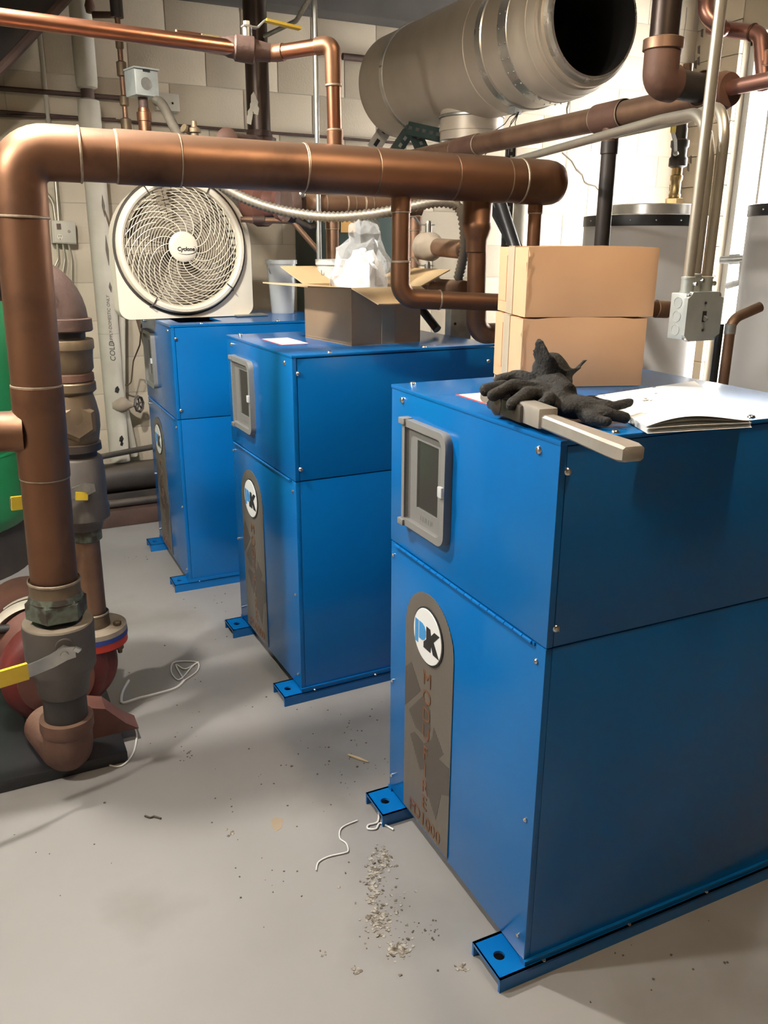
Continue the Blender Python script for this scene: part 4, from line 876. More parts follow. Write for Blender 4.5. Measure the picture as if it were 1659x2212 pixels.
# rear manifold
ym = 3.45; mA, mB = Y(628, 438, ym), Y(905, 446, ym); t = thing('rear_manifold', 'dusty copper manifold with downpipes behind the header', 'pipe', (mA.x, ym, 1.3))
MB().cyl(mA, mB, .047, 30).build('pipe', 'copper_dusty', t)
for px in (690, 752, 790): sleeve(t, on(mA, mB, px-8), on(mA, mB, px+9), .05, 'copper_dusty', 'coupling')
MB().lathe(Y(628, 438, ym), mB-mA, [(-.02, .075), (0, .08), (.02, .078), (.025, .055), (.05, .05)], 28).build('flange', 'iron_brown', t)
for px, py in ((668, 474), (651, 420)): MB().lathe(Y(px, py, ym-.06), (0, -1, 0), [(0, .014), (.012, .014), (.018, .008)], 12).build('bolt', 'steel', t)
MB().tube([Y(632, 445, ym-.04), Y(645, 478, ym-.04), Y(668, 492, ym-.04), Y(690, 488, ym-.04)], .012, 10).build('flange_rim', 'black_iron', t)
for px, rr_, bot in ((717, .0275, 0.), (897, .0275, 0.)):
    q = on(mA, mB, px); MB().cyl(q, (q.x, q.y, bot), rr_, 26).build('downpipe', 'copper_dusty', t)
    sleeve(t, (q.x, q.y, q.z-.04), (q.x, q.y, q.z-.10), rr_+.003, 'copper_dusty', 'tee_socket')
t = thing('drain_line', 'thin dusty copper drain bending down left of the galvanised conduit', 'pipe', Y(680, 530, 3.9))
run(t, [Y(520, 474, 4.0), Y(632, 478, 3.95), Y(690, 545, 3.9)], .013, 'copper_dusty', .03, 14); sleeve(t, Y(545, 474, 3.99), Y(572, 475, 3.98), .019, 'iron_brown', 'coupling', rings=False)
# galvanised conduit in front of the manifold
e0_ = D(690, 575, 3.5); zt2 = D(690, 60, 3.5).z
t = conduit('thin galvanised conduit dropping behind the header beside the pails', [e0_, Vector((e0_.x, e0_.y, zt2+.06)), D(640, 45, 3.8), D(572, 78, 4.03)], .0105, [.08, .1], 'galv')
MB().lathe(e0_, (0, 0, 1), [(-.03, .014), (.02, .014), (.022, .011)], 14).build('connector', 'galv', t)
run(t, [e0_-Vector((0, 0, .03)), e0_-Vector((0, 0, .12))], .006, 'galv', None, 10, 'wire_stub')
# dark green cabinet behind, with its notice
ca_, cb_ = Y(683, 640, 4.85), Y(905, 640, 4.85)
t = thing('green_cabinet', 'dark green steel cabinet against the block wall behind the manifold', 'cabinet', ((ca_.x+cb_.x)/2, 5.02, .4)); MB().box(((ca_.x+cb_.x)/2, 5.02, 1.15), (cb_.x-ca_.x, .34, 1.5), bev=.01).build('body', 'green_dark', t)
q = Y(752, 487, 4.845); s = MB().box(q, (.095, .003, .08)).build('notice', 'orange_label', t); MB().box(q+Vector((.004, -.001, .052)), (.085, .003, .045)).build('notice_head', 'paper', s)
# capped valves right of the manifold
for k, (pa, pb, lab, body) in enumerate((((905, 531, 3.30), (1000, 539, 3.02), 'dusty ball valve with capped stub pointing out right of the manifold', True), ((905, 618, 3.34), (1003, 626, 3.02), 'dusty lower valve stub half hidden by the open box flap', True))):
    a, b = D(*pa), D(*pb); d = (b-a).normalized(); L = (b-a).length; t = thing('capped_valve', lab, 'valve', (a.x, a.y, a.z-.05))
    MB().lathe(a, d, [(0, .03), (.02, .036), (.04, .052), (.10, .054), (.14, .038), (.15, .034)], 28).build('valve_body', 'dust', t)
    MB().lathe(a+d*.14, d, [(0, .0335), (L-.16, .0335), (L-.14, .032), (L-.137, .028)], 28).build('stub', 'copper_dusty', t)
    v = a+d*.075+Vector((0, 0, .05)); MB().cyl(v-Vector((0, 0, .01)), v+Vector((0, 0, .035)), .013, 12).build('stem', 'steel', t); MB().lathe(v+Vector((0, 0, .035)), (0, 0, 1), [(0, .01), (.01, .009)], 6).build('nut', 'steel', t)
    strip([v+Vector((.025, 0, .03)), v+Vector((-.03, .01, .03)), v+Vector((-.055, .015, .06)), v+Vector((-.12, .02, .062))], .009, .0025, (0, 0, 1), 'lever', 'galv', t)
t = wp('black_brace', 'black steel tube slanting down behind the open box', 'pipe', [D(905, 660, 3.35), D(945, 712, 3.3)], .017, 'black_paint'); 
q = D(990, 682, 3.5); t = thing('grey_panel', 'small grey steel panel beside the stepped branch', 'panel', (q.x, q.y, 0)); MB().box((q.x, q.y, q.z/2+.03), (.10, .05, q.z+.06), bev=.004).build('panel', 'galv', t); MB().sphere((q.x-.03, q.y-.026, q.z-.03), .006, 8, 6).build('screw', 'soot', t)
t = wp('white_vent_pipe', 'pale plastic pipe standing against the block wall beside the slotted angle', 'pipe', [Vector((Y(1124, 480, 5.0).x, 5.0, 0)), Vector((Y(1124, 480, 5.0).x, 5.0, 2.0))], .05, 'white_pipe', seg=28)
# dark duct corner overhead
dq = [D(-30, 190, 2.6), D(75, 145, 2.75), D(165, -20, 2.9), D(-30, -60, 2.7)]
t = thing('sheet_duct', 'dark sheet metal duct corner overhead beside the insulated pipe', 'duct', min(dq, key=lambda p: p.z))
dq = [D(-60, 200, 3.7), D(5, 145, 3.7), D(150, -10, 3.7), D(150, -140, 3.7), D(-60, -140, 3.7)]
MB().add(dq+[p+Vector((-.25, .25, .0)) for p in dq], [(0, 1, 2, 3, 4), (9, 8, 7, 6, 5)]+[(i, i+5, (i+1) % 5+5, (i+1) % 5) for i in range(5)]).build('duct', 'black_iron', t, smooth=False)
MB().tube([dq[0], dq[1], dq[2], dq[3]], .022, 8).build('flange_edge', 'iron_brown', t)
# red-handled bits high on the wall
t = thing('hanger_valve', 'small dark valve with pipe stub high behind the slim copper feed', 'valve', D(205, 30, 4.2)); MB().lathe(D(195, 28, 4.2), (0, 0, 1), [(0, .02), (.03, .026), (.05, .02), (.08, .012)], 14).build('bonnet', 'iron_rust', t); run(t, [D(200, 32, 4.2), D(245, 32, 4.2)], .016, 'iron_rust', None, 12)

# ================================================================ fan on the far boiler
fL, fR = Z(258, 693, BH), Z(545, 682, BH); fu = (fR-fL).normalized(); fb = (fL+fR)/2+Vector((0, .02, 0))
ang = math.atan2(fu.y, fu.x); FWd = (fR-fL).length
t = thing('box_fan', 'cream box fan with spiral grille standing on the open-topped boiler', 'fan', fb, ang, local=True)
M = Matrix.Rotation(-ang, 3, 'Z')
def fl2(px, py):      # pixel -> fan plane (local x,z)
    r = ray(px, py); n = Vector((-math.sin(ang), math.cos(ang), 0)); s = (fb-CAM).dot(n)/r.dot(n); q = M @ (CAM+r*s-fb); return q.x, q.z
cx_, cz_ = fl2(387, 533); Rf = .302; hw = FWd/2
top_z = cz_+Rf+.02
def rrect(x0, x1, z0, z1, r0, r1, n=7):
    P = []
    for cx, cz, a0, r in ((x1-r0, z0+r0, 270, r0), (x1-r1, z1-r1, 0, r1), (x0+r1, z1-r1, 90, r1), (x0+r0, z0+r0, 180, r0)):
        for k in range(n+1): a = R_(a0+90*k/n); P.append((cx+r*math.cos(a), cz+r*math.sin(a)))
    return P
# body: plate with a round opening, built as a ring between rounded square and circle
def plate(outer, cx, cz, r, y0, y1):
    n = len(outer); inner = []
    for (x, z) in outer:
        a = math.atan2(z-cz, x-cx); inner.append((cx+r*math.cos(a), cz+r*math.sin(a)))
    mb = MB(); vs_ = [(x, y0, z) for x, z in outer]+[(x, y1, z) for x, z in outer]+[(x, y0, z) for x, z in inner]+[(x, y1, z) for x, z in inner]; fs = []
    for k in range(n):
        j = (k+1) % n; fs += [(k, j, n+j, n+k), (2*n+k, 3*n+k, 3*n+j, 2*n+j), (k, 2*n+k, 2*n+j, j), (n+k, n+j, 3*n+j, 3*n+k)]
    return mb.add(vs_, fs)
out = []
base = rrect(-hw, hw, .004, cz_+Rf*.95, .05, .28, 10)
for i in range(len(base)):
    a, b = base[i], base[(i+1) % len(base)]; L = math.dist(a, b); n = max(1, int(L/.03))
    for k in range(n): out.append((a[0]+(b[0]-a[0])*k/n, a[1]+(b[1]-a[1])*k/n))
plate(out, cx_, cz_, Rf-.03, -.035, .07).build('housing', 'fan_plastic', t, ang=50)
MB().lathe((cx_, -.035, cz_), (0, -1, 0), [(0, Rf-.03), (.0, Rf), (.02, Rf), (.034, Rf-.008), (.036, Rf-.02), (.03, Rf-.03), (.0, Rf-.035)], 72, False, False).build('guard_ring', 'fan_plastic', t)
MB().lathe((cx_, -.034, cz_), (0, -1, 0), [(0, Rf+.012), (.004, Rf+.012), (.004, Rf-.002)], 72, False, False).build('rim_shadow_gap', 'fan_dark', t)  # dark ring painted as the shadow gap around the guard ring
Ri = Rf-.03; hub = .068
for k in range(17):
    r = hub+.012+(Ri-hub-.018)*k/16; y = -.045-.022*math.cos(PI/2*r/Ri)
    MB().tube([(cx_+r*math.cos(2*PI*i/56), y, cz_+r*math.sin(2*PI*i/56)) for i in range(56)], .0013, 4, closed=True).build('grille_ring', 'fan_plastic', t)
def spoke(r0):
    pts = []
    for i in range(15):
        u = i/14; r = r0+(Ri+.002-r0)*u; a = 1.35*max(0., (r-hub)/(Ri-hub))**1.15; y = -.047-.022*math.cos(PI/2*min(1, r/Ri)); pts.append((r*math.cos(a), y, r*math.sin(a)))
    me = MB().tube(pts, .0022, 5).mesh('spoke'); me.materials.append(MATS['fan_plastic']); return me
ms, mh = spoke(hub-.004), spoke(hub+.09)
for k in range(15):
    for me, off in ((ms, 0), (mh, .5)):
        o = link('spoke', me, None, t); o.location = (cx_, 0, cz_); o.rotation_euler = (0, (k+off)*2*PI/15, 0)
h = MB().lathe((cx_, -.06, cz_), (0, -1, 0), [(0, hub), (.008, hub), (.014, hub-.006), (.0165, hub*.6), (.0175, .001)], 40, True, False).build('hub_cap', 'fan_plastic', t)
tx = MB(); 
tm = text_mesh('Cyclone', .0245, .0006, .12); tm.transform(Matrix.Translation((cx_+.008, -.0785, cz_-.01)) @ Matrix.Rotation(R_(90), 4, 'X')); link('lettering', tm, 'emblem_black', h)
MB().tube([(cx_+.008+.052*math.cos(R_(a)), -.0775+.002*abs(math.cos(R_(a))), cz_-.012+.022*math.sin(R_(a))) for a in range(-150, 41, 10)], [.0004+.0010*math.sin(PI*i/19) for i in range(20)], 5).build('swoosh', 'emblem_black', h)
for k in range(5):
    a0 = 2*PI*k/5; V = []; Fc = []; nr, na = 6, 6
    for i in range(nr+1):
        r = .06+(Ri-.09)*i/nr
        for j in range(na+1):
            a = a0+(j/na-.5)*(.95)*(.7+.3*i/nr); V.append((cx_+r*math.cos(a), .0+.045*(j/na-.5), cz_+r*math.sin(a)))
    for i in range(nr):
        for j in range(na): Fc.append((i*(na+1)+j, i*(na+1)+j+1, (i+1)*(na+1)+j+1, (i+1)*(na+1)+j))
    mb = MB().add(V, Fc); n0 = len(mb.v); mb.add([Vector(v)+Vector((0, .002, 0)) for v in V], [tuple(reversed(f)) for f in Fc]); mb.build('blade', 'fan_blade', t)
MB().lathe((cx_, .03, cz_), (0, -1, 0), [(0, .06), (.05, .055), (.06, .03)], 24).build('motor', 'fan_dark', t)
MB().lathe((cx_, .07, cz_), (0, -1, 0), [(0, Rf-.03), (.10, Rf-.03)], 60, False, False).build('inner_sleeve', 'fan_dark', t)
rg = MB()
for k in range(13): r = .03+(Ri-.03)*k/12; rg.tube([(cx_+r*math.cos(2*PI*i/48), .068, cz_+r*math.sin(2*PI*i/48)) for i in range(48)], .0018, 4, closed=True)
for k in range(36): a = 2*PI*k/36; rg.tube([(cx_+.03*math.cos(a), .069, cz_+.03*math.sin(a)), (cx_+Ri*math.cos(a), .069, cz_+Ri*math.sin(a))], .0018, 4)
rg.build('rear_grille', 'fan_blade', t)
for aa in (122, 62, -40, -122):
    a = R_(aa); MB().tube([(cx_+(Rf+.016)*math.cos(a), -.03, cz_+(Rf+.016)*math.sin(a)), (cx_+Rf*math.cos(a), -.075, cz_+Rf*math.sin(a)), (cx_+(Rf-.04)*math.cos(a), -.074, cz_+(Rf-.04)*math.sin(a))], .003, 6).build('cable_tie', 'fan_dark', t)
MB().box((hw-.02, -.03, .006), (.16, .10, .008), bev=.002).build('foot', 'galv', t)
MB().tube(fillet([(-hw+.01, .06, .10), (-hw-.02, .08, .03), (-hw+.04, .05, -.03), (-hw+.06, .0, -.10)], .04, 5), .004, 8).build('cord', 'wood_dark', t) if False else None

# ================================================================ open carton on the middle boiler
N_, L_, R2 = Z(760, 748, BH), Z(660, 728, BH), Z(907, 738, BH); u = (R2-N_); v = (L_-N_); hb = .195
v = Vector((-u.y, u.x, 0)).normalized()*v.length
t = thing('open_carton', 'open brown cardboard box with spread flaps on the middle boiler', 'box', N_+(u+v)/2)
C4 = [N_, N_+u, N_+u+v, N_+v]; up3 = Vector((0, 0, 1)); th = .004; un, vn = u.normalized(), v.normalized()
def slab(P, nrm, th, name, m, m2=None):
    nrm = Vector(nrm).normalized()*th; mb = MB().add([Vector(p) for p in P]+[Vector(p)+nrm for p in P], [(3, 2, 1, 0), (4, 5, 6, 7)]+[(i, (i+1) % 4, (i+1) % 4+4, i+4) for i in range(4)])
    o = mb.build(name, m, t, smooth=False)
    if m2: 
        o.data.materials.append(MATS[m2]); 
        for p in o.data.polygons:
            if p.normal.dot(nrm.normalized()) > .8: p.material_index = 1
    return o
for i, nm in enumerate(('front_side', 'right_side', 'back_side', 'left_side')):
    a, b = C4[i], C4[(i+1) % 4]; e = (b-a).normalized(); inn = up3.cross(e); slab([a, b, b+up3*hb, a+up3*hb], inn, th, nm, 'cardboard', 'cardboard_inside')
slab([C4[0]+up3*.002, C4[1]+up3*.002, C4[2]+up3*.002, C4[3]+up3*.002], up3, .004, 'bottom', 'cardboard')
def flap(i, ln, elev, skew0, skew1, name='flap'):
    a, b = C4[i]+up3*hb, C4[(i+1) % 4]+up3*hb; e = (b-a).normalized(); outd = -up3.cross(e); d = outd*math.cos(R_(elev))+up3*math.sin(R_(elev)); nrm = e.cross(d)
    if nrm.z < 0: nrm = -nrm
    slab([a, b, b+d*ln+e*skew1, a+d*ln+e*skew0], nrm, .004, name, 'cardboard', 'cardboard_inside')
flap(0, .15, -18, .02, -.01); flap(1, .15, 22, .01, -.01); flap(2, .15, 24, .0, .03); flap(3, .17, 3, .0, .0)
q = C4[3]*.62+C4[2]*.38-vn*.09+up3*(hb-.01)
slab([q-un*.05, q+un*.05, q+un*.04+up3*.05-vn*.01, q-un*.055+up3*.042-vn*.01], -vn, .004, 'inner_divider', 'cardboard')
tp0 = C4[0]*.48+C4[1]*.52; MB().box(tp0+up3*hb/2-vn*.0008, (.055, .0012, hb*.98), Matrix((un, vn, up3)).transposed()).build('tape', 'tape', t)
# plastic bag with packing in it
def blob(c, rads, seed, amp, fr, su, sv, sharp=False, pw=1.):
    mb = MB().sphere((0, 0, 0), 1., su, sv); c = Vector(c); out = []
    for p in mb.v:
        n1 = noise.noise(p*fr+Vector((seed, 0, 0))); n2 = noise.noise(p*fr*2.3+Vector((0, seed, 3))); k = 1+amp*n1*1.6+amp*.7*n2; q = Vector((p.x*rads[0], p.y*rads[1], p.z*rads[2]))*k; out.append(c+q)
    mb.v = out; return mb
bc = Y(778, 575, C4[0].y+.17); base_z = BH+.10
t = thing('plastic_bag', 'crumpled clear plastic bag sticking up out of the open box', 'bag', Vector((bc.x, bc.y, BH+.01)))
d_b = dep(bc); sc_ = d_b/F_PX
body = MB(); prof = [(-.20, .085), (-.14, .115), (-.08, .118), (-.02, .112), (.04, .10), (.085, .085), (.115, .058), (.14, .062), (.165, .055), (.185, .035), (.195, .01)]
seg = 17; V = []; Fc = []
random.seed(5)
for i, (z, r) in enumerate(prof):
    for k in range(seg):
        a = 2*PI*k/seg; rr_ = r*(1+.30*noise.noise(Vector((math.cos(a)*2.2, math.sin(a)*2.2, z*16)))+random.uniform(-.13, .13)); V.append(Vector((bc.x+.01+rr_*math.cos(a)+(.008 if i > 5 else 0), bc.y+rr_*math.sin(a), 1.50+z+random.uniform(-.012, .012))))
for i in range(len(prof)-1):
    for k in range(seg):
        k2 = (k+1) % seg; a, b, c, d = i*seg+k, i*seg+k2, (i+1)*seg+k2, (i+1)*seg+k
        Fc += [(a, b, c), (a, c, d)] if (i+k) % 2 else [(a, b, d), (b, c, d)]
Fc.append(tuple((len(prof)-1)*seg+k for k in range(seg)))
MB().add(V, Fc).build('film', 'clear_plastic', t, smooth=False)
blob((bc.x+.012, bc.y, 1.44), (.085, .085, .135), 4.2, .22, 2.2, 22, 16).build('packing', 'paper', t, ang=20)

# ================================================================ taped cartons on the near boiler
def carton(label, p0, ux, uy, h, seed, lean=0.):
    """p0 near-left bottom corner, ux along long face, uy depth"""
    random.seed(seed); p0 = Vector(p0); ux, uy = Vector(ux), Vector(uy); t = thing('taped_carton', label, 'box', p0+(ux+uy)/2, group='taped cartons on the near boiler')
    n = 9; mb = MB(); idx = {}
    def P(i, j, k): 
        a, b, c = i/n, j/n, k/n; q = p0+ux*a+uy*b+Vector((0, 0, h*c))
        # slightly bulging faces, crushed near edge
        q += (Vector((0, -1, 0))*(1-b)+Vector((0, 1, 0))*b)*.006*math.sin(PI*a)*math.sin(PI*c)*(1 if j in (0, n) else 0)
        if k == n: q += Vector((0, 0, -.006*abs(noise.noise(Vector((a*5, b*5, seed))))+.004*math.sin(PI*a)))
        if i == 0 and j == 0: q += Vector((.010*noise.noise(Vector((c*6, seed, 1)))+.004, .008*noise.noise(Vector((c*7, 2, seed))), 0))
        return q
    def vid(i, j, k):
        if (i, j, k) not in idx: idx[(i, j, k)] = len(mb.v); mb.v.append(P(i, j, k))
        return idx[(i, j, k)]
    for a in range(n):
        for b in range(n):
            mb.f += [(vid(a, 0, b), vid(a+1, 0, b), vid(a+1, 0, b+1), vid(a, 0, b+1)), (vid(a, n, b), vid(a, n, b+1), vid(a+1, n, b+1), vid(a+1, n, b)),
                     (vid(0, a, b), vid(0, a, b+1), vid(0, a+1, b+1), vid(0, a+1, b)), (vid(n, a, b), vid(n, a+1, b), vid(n, a+1, b+1), vid(n, a, b+1)),
                     (vid(a, b, n), vid(a+1, b, n), vid(a+1, b+1, n), vid(a, b+1, n)), (vid(a, b, 0), vid(a, b+1, 0), vid(a+1, b+1, 0), vid(a+1, b, 0))]
    mb.build('carton', 'cardboard_tan', t, ang=35)
    xn = ux.normalized(); yn = uy.normalized(); Mx = Matrix((xn, yn, up3)).transposed()
    MB().box(p0+uy*.52+Vector((0, 0, h*.5))-xn*.0012, (.0015, .058, h*1.0), Mx).build('tape', 'tape', t)
    MB().box(p0+uy*.52+ux*.5+Vector((0, 0, h+.0015)), (ux.length+.002, .058, .0015), Mx).build('tape', 'tape', t)
    MB().box(p0+uy*.83+Vector((0, 0, h*.52))-xn*.0008, (.0012, uy.length*.30, h*.7), Mx).build('end_flap', 'cardboard_tan', t)
    MB().tube([p0+ux*.01-yn*.002+Vector((0, 0, h*c)) for c in (.1, .35, .6, .8, .97)], [.001, .002, .0012, .0025, .001], 6).build('crushed_edge', 'cardboard', t)
    return t
th_ = R_(-19); uxd = Vector((math.cos(th_), math.sin(th_), 0)); uyd = Vector((-math.sin(th_), math.cos(th_), 0)); hc_ = .168
q0 = Z(1127, 690, BH+hc_); q0.z = BH+.001
carton('lower of two taped tan cartons stacked on the near boiler', q0, uxd*.322, uyd*.25, hc_, 3)
q1 = q0+Vector((0, 0, hc_+.004))+uxd*.004; carton('upper of two taped tan cartons stacked on the near boiler', q1, uxd*.332, uyd*.25, hc_-.004, 8)

# ================================================================ pipe wrench
wz = BH+.0005; h0 = Z(1088, 868, BH+.03); h1 = Z(1372, 975, BH+.03); h0.z = h1.z = 0; d = (h1-h0).normalized(); L = (h1-h0).length; s = Vector((-d.y, d.x, 0)); M = Matrix((d, s, up3)).transposed()
t = thing('pipe_wrench', 'pipe wrench with pale aluminium handle overhanging the near boiler edge', 'wrench', Vector((h0.x, h0.y, BH)))
def wpt(a, b, z): return h0+d*a+s*b+Vector((0, 0, BH+z))
V = []; Fc = []; secs = [(.12, .017, .024), (.16, .015, .022), (.24, .015, .021), (.34, .017, .021), (.44, .021, .022), (.50, .0235, .023), (.53, .0235, .023), (.545, .020, .020), (.55, .013, .013)]
k_ = L/.55; cs = [(-1, -.7), (-.75, -1), (.75, -1), (1, -.7), (1, .7), (.75, 1), (-.75, 1), (-1, .7)]
for (a, w_, hz) in secs:
    for (p, q) in cs: V.append(wpt(a*k_, p*w_, .0245+q*hz*.62))
ns = len(cs)
for i in range(len(secs)-1):
    for k in range(ns): Fc.append((i*ns+k, i*ns+(k+1) % ns, (i+1)*ns+(k+1) % ns, (i+1)*ns+k))
Fc += [tuple(reversed(range(ns))), tuple((len(secs)-1)*ns+k for k in range(ns))]
MB().add(V, Fc).build('handle', 'alu', t, ang=35)
MB().box(wpt(.14, 0, .03), (.09, .042, .04), M, .006).build('housing', 'alu', t)
MB().box(wpt(.075, -.004, .028), (.10, .05, .036), M, .008).build('heel_jaw', 'wrench_steel', t)
MB().box(wpt(-.005, .006, .034), (.06, .062, .046), M, .010).build('hook_jaw', 'wrench_steel', t)
MB().lathe(wpt(.022, -.036, .032), s, [(0, .014), (.006, .024), (.03, .025), (.036, .014)], 20).build('adjusting_nut', 'wrench_steel', t)
MB().tube([wpt(-.03, .03, .036), wpt(-.045, .0, .037), wpt(-.03, -.03, .036)], [.012, .017, .012], 10).build('hook_tip', 'alu', t)

# ================================================================ gloves
def glove(label, c, rot, fingers, palm, cuff, seed, extra=None):
    mb = MB(); c = Vector(c); Mr = rotM(*rot)
    for (p, r, e) in palm: mb.sphere(c+Mr @ Vector(p), r, 14, 10, Mr @ rotM(*e))
    for pts, r0, r1 in fingers:
        P = [c+Mr @ Vector(p) for p in pts]; P = fillet(P, .02, 4) if len(P) > 2 else P
        n = len(P); mb.tube(P, [r0+(r1-r0)*i/(n-1) for i in range(n)], 12); mb.sphere(P[-1], r1, 10, 8)
    if cuff == 'open':
        n, m_ = 22, 5; V = []; Fc = []
        for sgn in (0, 1):
            for i in range(n+1):
                a = R_(30+290*i/n); hh_ = .042+.050*max(0, math.cos(a-R_(165)))**1.5+.006*math.sin(a*5)
                for j in range(m_+1):
                    u_ = j/m_; rr_ = .030+.012*u_-.010*sgn; p = Vector((.045+rr_*1.05*math.cos(a)+.022*u_-(.03*u_*u_ if math.cos(a) < 0 else -.035*u_*u_), rr_*.95*math.sin(a), .012+hh_*u_)); V.append(c+Mr @ p)
        q = (n+1)*(m_+1); id_ = lambda s_, i, j: s_*q+i*(m_+1)+j
        for i in range(n):
            for j in range(m_): Fc += [(id_(0, i, j), id_(0, i+1, j), id_(0, i+1, j+1), id_(0, i, j+1)), (id_(1, i, j), id_(1, i, j+1), id_(1, i+1, j+1), id_(1, i+1, j))]
            Fc += [(id_(0, i, m_), id_(0, i+1, m_), id_(1, i+1, m_), id_(1, i, m_)), (id_(0, i, 0), id_(1, i, 0), id_(1, i+1, 0), id_(0, i+1, 0))]
        for j in range(m_): Fc += [(id_(0, 0, j), id_(0, 0, j+1), id_(1, 0, j+1), id_(1, 0, j)), (id_(0, n, j), id_(1, n, j), id_(1, n, j+1), id_(0, n, j+1))]
        mb.add(V, Fc)
    elif cuff: mb.tube([c+Mr @ Vector(p) for p in cuff[0]], cuff[1], 16)
    for p in mb.v: p += Vector((noise.noise(p*38+Vector((seed, 0, 0))), noise.noise(p*38+Vector((0, seed, 0))), noise.noise(p*38+Vector((0, 0, seed)))))*.004
    me = remeshed(mb, .0042, 3); zmin = min(v.co.z for v in me.vertices)
    o = link('work_glove', me, 'glove'); return single(o, label, 'glove', 'black work gloves')
g0 = Z(1165, 850, BH+.05)
glove('black work glove with upstanding cuff lying across the pipe wrench', g0, (.35, 0, 0),
      [([(-.01, .02, .0), (-.06, .055, .016), (-.105, .06, .012)], .016, .012), ([(-.02, 0, .01), (-.075, .02, .022), (-.12, .03, .006)], .0165, .012), ([(-.02, -.02, .0), (-.07, -.02, .012), (-.115, -.01, -.006)], .016, .012), ([(-.01, -.035, -.004), (-.05, -.055, .0), (-.09, -.05, -.014)], .0145, .011), ([(.02, .03, .02), (.015, .07, .03), (-.02, .09, .02)], .015, .012)],
      [((.01, 0, .004), (.052, .046, .024), (0, 0, 0)), ((.05, .0, .02), (.034, .042, .026), (0, 0, .5)), ((.05, .01, .045), (.034, .040, .034), (.2, 0, .35))],
      'open', 3)
g1 = Z(1235, 880, BH+.03)
glove('black work glove lying limp between the wrench handle and the open manual', g1, (-.55, 0, 0),
      [([(-.03, .02, 0), (-.06, .02, .01), (-.082, .0, -.006)], .018, .014), ([(.03, .0, .0), (.075, -.01, .004), (.115, .012, .010)], .016, .010), ([(.03, -.02, -.004), (.07, -.04, -.004), (.10, -.045, -.010)], .016, .011), ([(.02, .03, .0), (.05, .05, .004), (.075, .06, -.004)], .016, .011), ([(.02, -.03, -.008), (.04, -.06, -.012), (.06, -.075, -.014)], .015, .010)],
      [((0, 0, .002), (.058, .044, .024), (0, 0, 0)), ((-.03, .01, .014), (.034, .034, .022), (0, 0, 0))],
      ([(-.01, .02, .016), (-.035, .05, .035), (-.05, .07, .04)], [.03, .030, .024]), 9)

# ================================================================ open manual
A_, B_, C_, D_ = Z(1282, 850, BH+.02), Z(1500, 818, BH+.02), Z(1626, 912, BH+.012), Z(1400, 925, BH+.012)
t = thing('open_manual', 'open white paper manual with curling pages on the near boiler', 'book', Vector(((A_.x+C_.x)/2, (A_.y+C_.y)/2, BH)))
def sheet(name, z0, curl, grow, m='paper'):
    nu, nv = 14, 10; V = []; Fc = []
    for j in range(nv+1):
        for i in range(nu+1):
            a, b = i/nu, j/nv; p = (A_*(1-a)+B_*a)*(1-b)+(D_*(1-a)+C_*a)*b; cz = z0+curl*max(0., math.sin(PI*min(1, a*1.05)))*b**1.5*(1-.6*a)+.006*math.sin(PI*b)*math.sin(PI*a)
            V.append(Vector((p.x, p.y, BH+cz))+(D_-A_).normalized()*grow*b)
    for j in range(nv):
        for i in range(nu): q = j*(nu+1)+i; Fc.append((q, q+1, q+nu+2, q+nu+1))
    n0 = len(V); V2 = [v_-Vector((0, 0, .0006)) for v_ in V]; bd = []
    mb = MB().add(V+V2, Fc+[tuple(reversed([k+n0 for k in f])) for f in Fc]); return mb.build(name, m, t, ang=60)
for k, (z0, cu, gr) in enumerate(((.002, 0, 0), (.0045, 0, -.004), (.007, .001, -.006), (.010, .002, -.004), (.0125, .010, -.010), (.0145, .020, -.006))): sheet('page', z0, cu, gr)
q = Z(1392, 921, BH+.004); q2 = Z(1318, 886, BH+.004)
MB().tube([q2, q], .003, 6).build('spine', 'label_cream', t)
for k in range(9):
    a = k/8; p = A_*(1-a*.55)+B_*a*.55; p = p+(D_-A_)*.035; MB().box(Vector((p.x, p.y, BH+.0172+.003*math.sin(PI*a))), (.009, .008, .0008), rotM(z=.2)).build('binding_hole', 'emblem_black', t)
for k, (a, b) in enumerate(((.26, .45), (.29, .45), (.32, .47), (.30, .40), (.45, .30))):
    p = (A_*(1-a)+B_*a)*(1-b)+(D_*(1-a)+C_*a)*b; MB().box(Vector((p.x, p.y, BH+.0245)), (.008, .005, .0006), rotM(z=.4)).build('print_mark', 'bezel_grey', t)

# ================================================================ pails
def pail(label, c, r, h, m):
    t = thing('pail', label, 'bucket', c); c = Vector(c)
    MB().lathe(c, (0, 0, 1), [(0, .0), (.0, r*.76), (.004, r*.78), (h-.02, r), (h-.02, r+.006), (h, r+.006), (h, r-.004), (h-.03, r-.006), (.006, r*.74), (.006, 0)], 36, False, False).build('bucket', m, t)
    MB().tube([c+Vector((math.cos(R_(a))*(r+.004), math.sin(R_(a))*(r+.004)*.3-r*.5, h-.04-.05*math.sin(R_(a)))) for a in range(0, 181, 15)], .002, 6).build('handle', 'steel', t)
    for k in range(3): MB().box(c+Vector((-r*.5+.05*k, -r*.86, h*.55+.03*k)), (.02, .004, .016)).build('splash', 'grime', t) if False else None
    return t
pail('translucent scuffed pail on the open-topped boiler beside the fan', (1.48, 4.22, BH), .075, .265, 'pail_clear')
pail('pale blue-grey pail behind the open cardboard box', (1.345, 3.165, BH), .082, .285, 'pail')

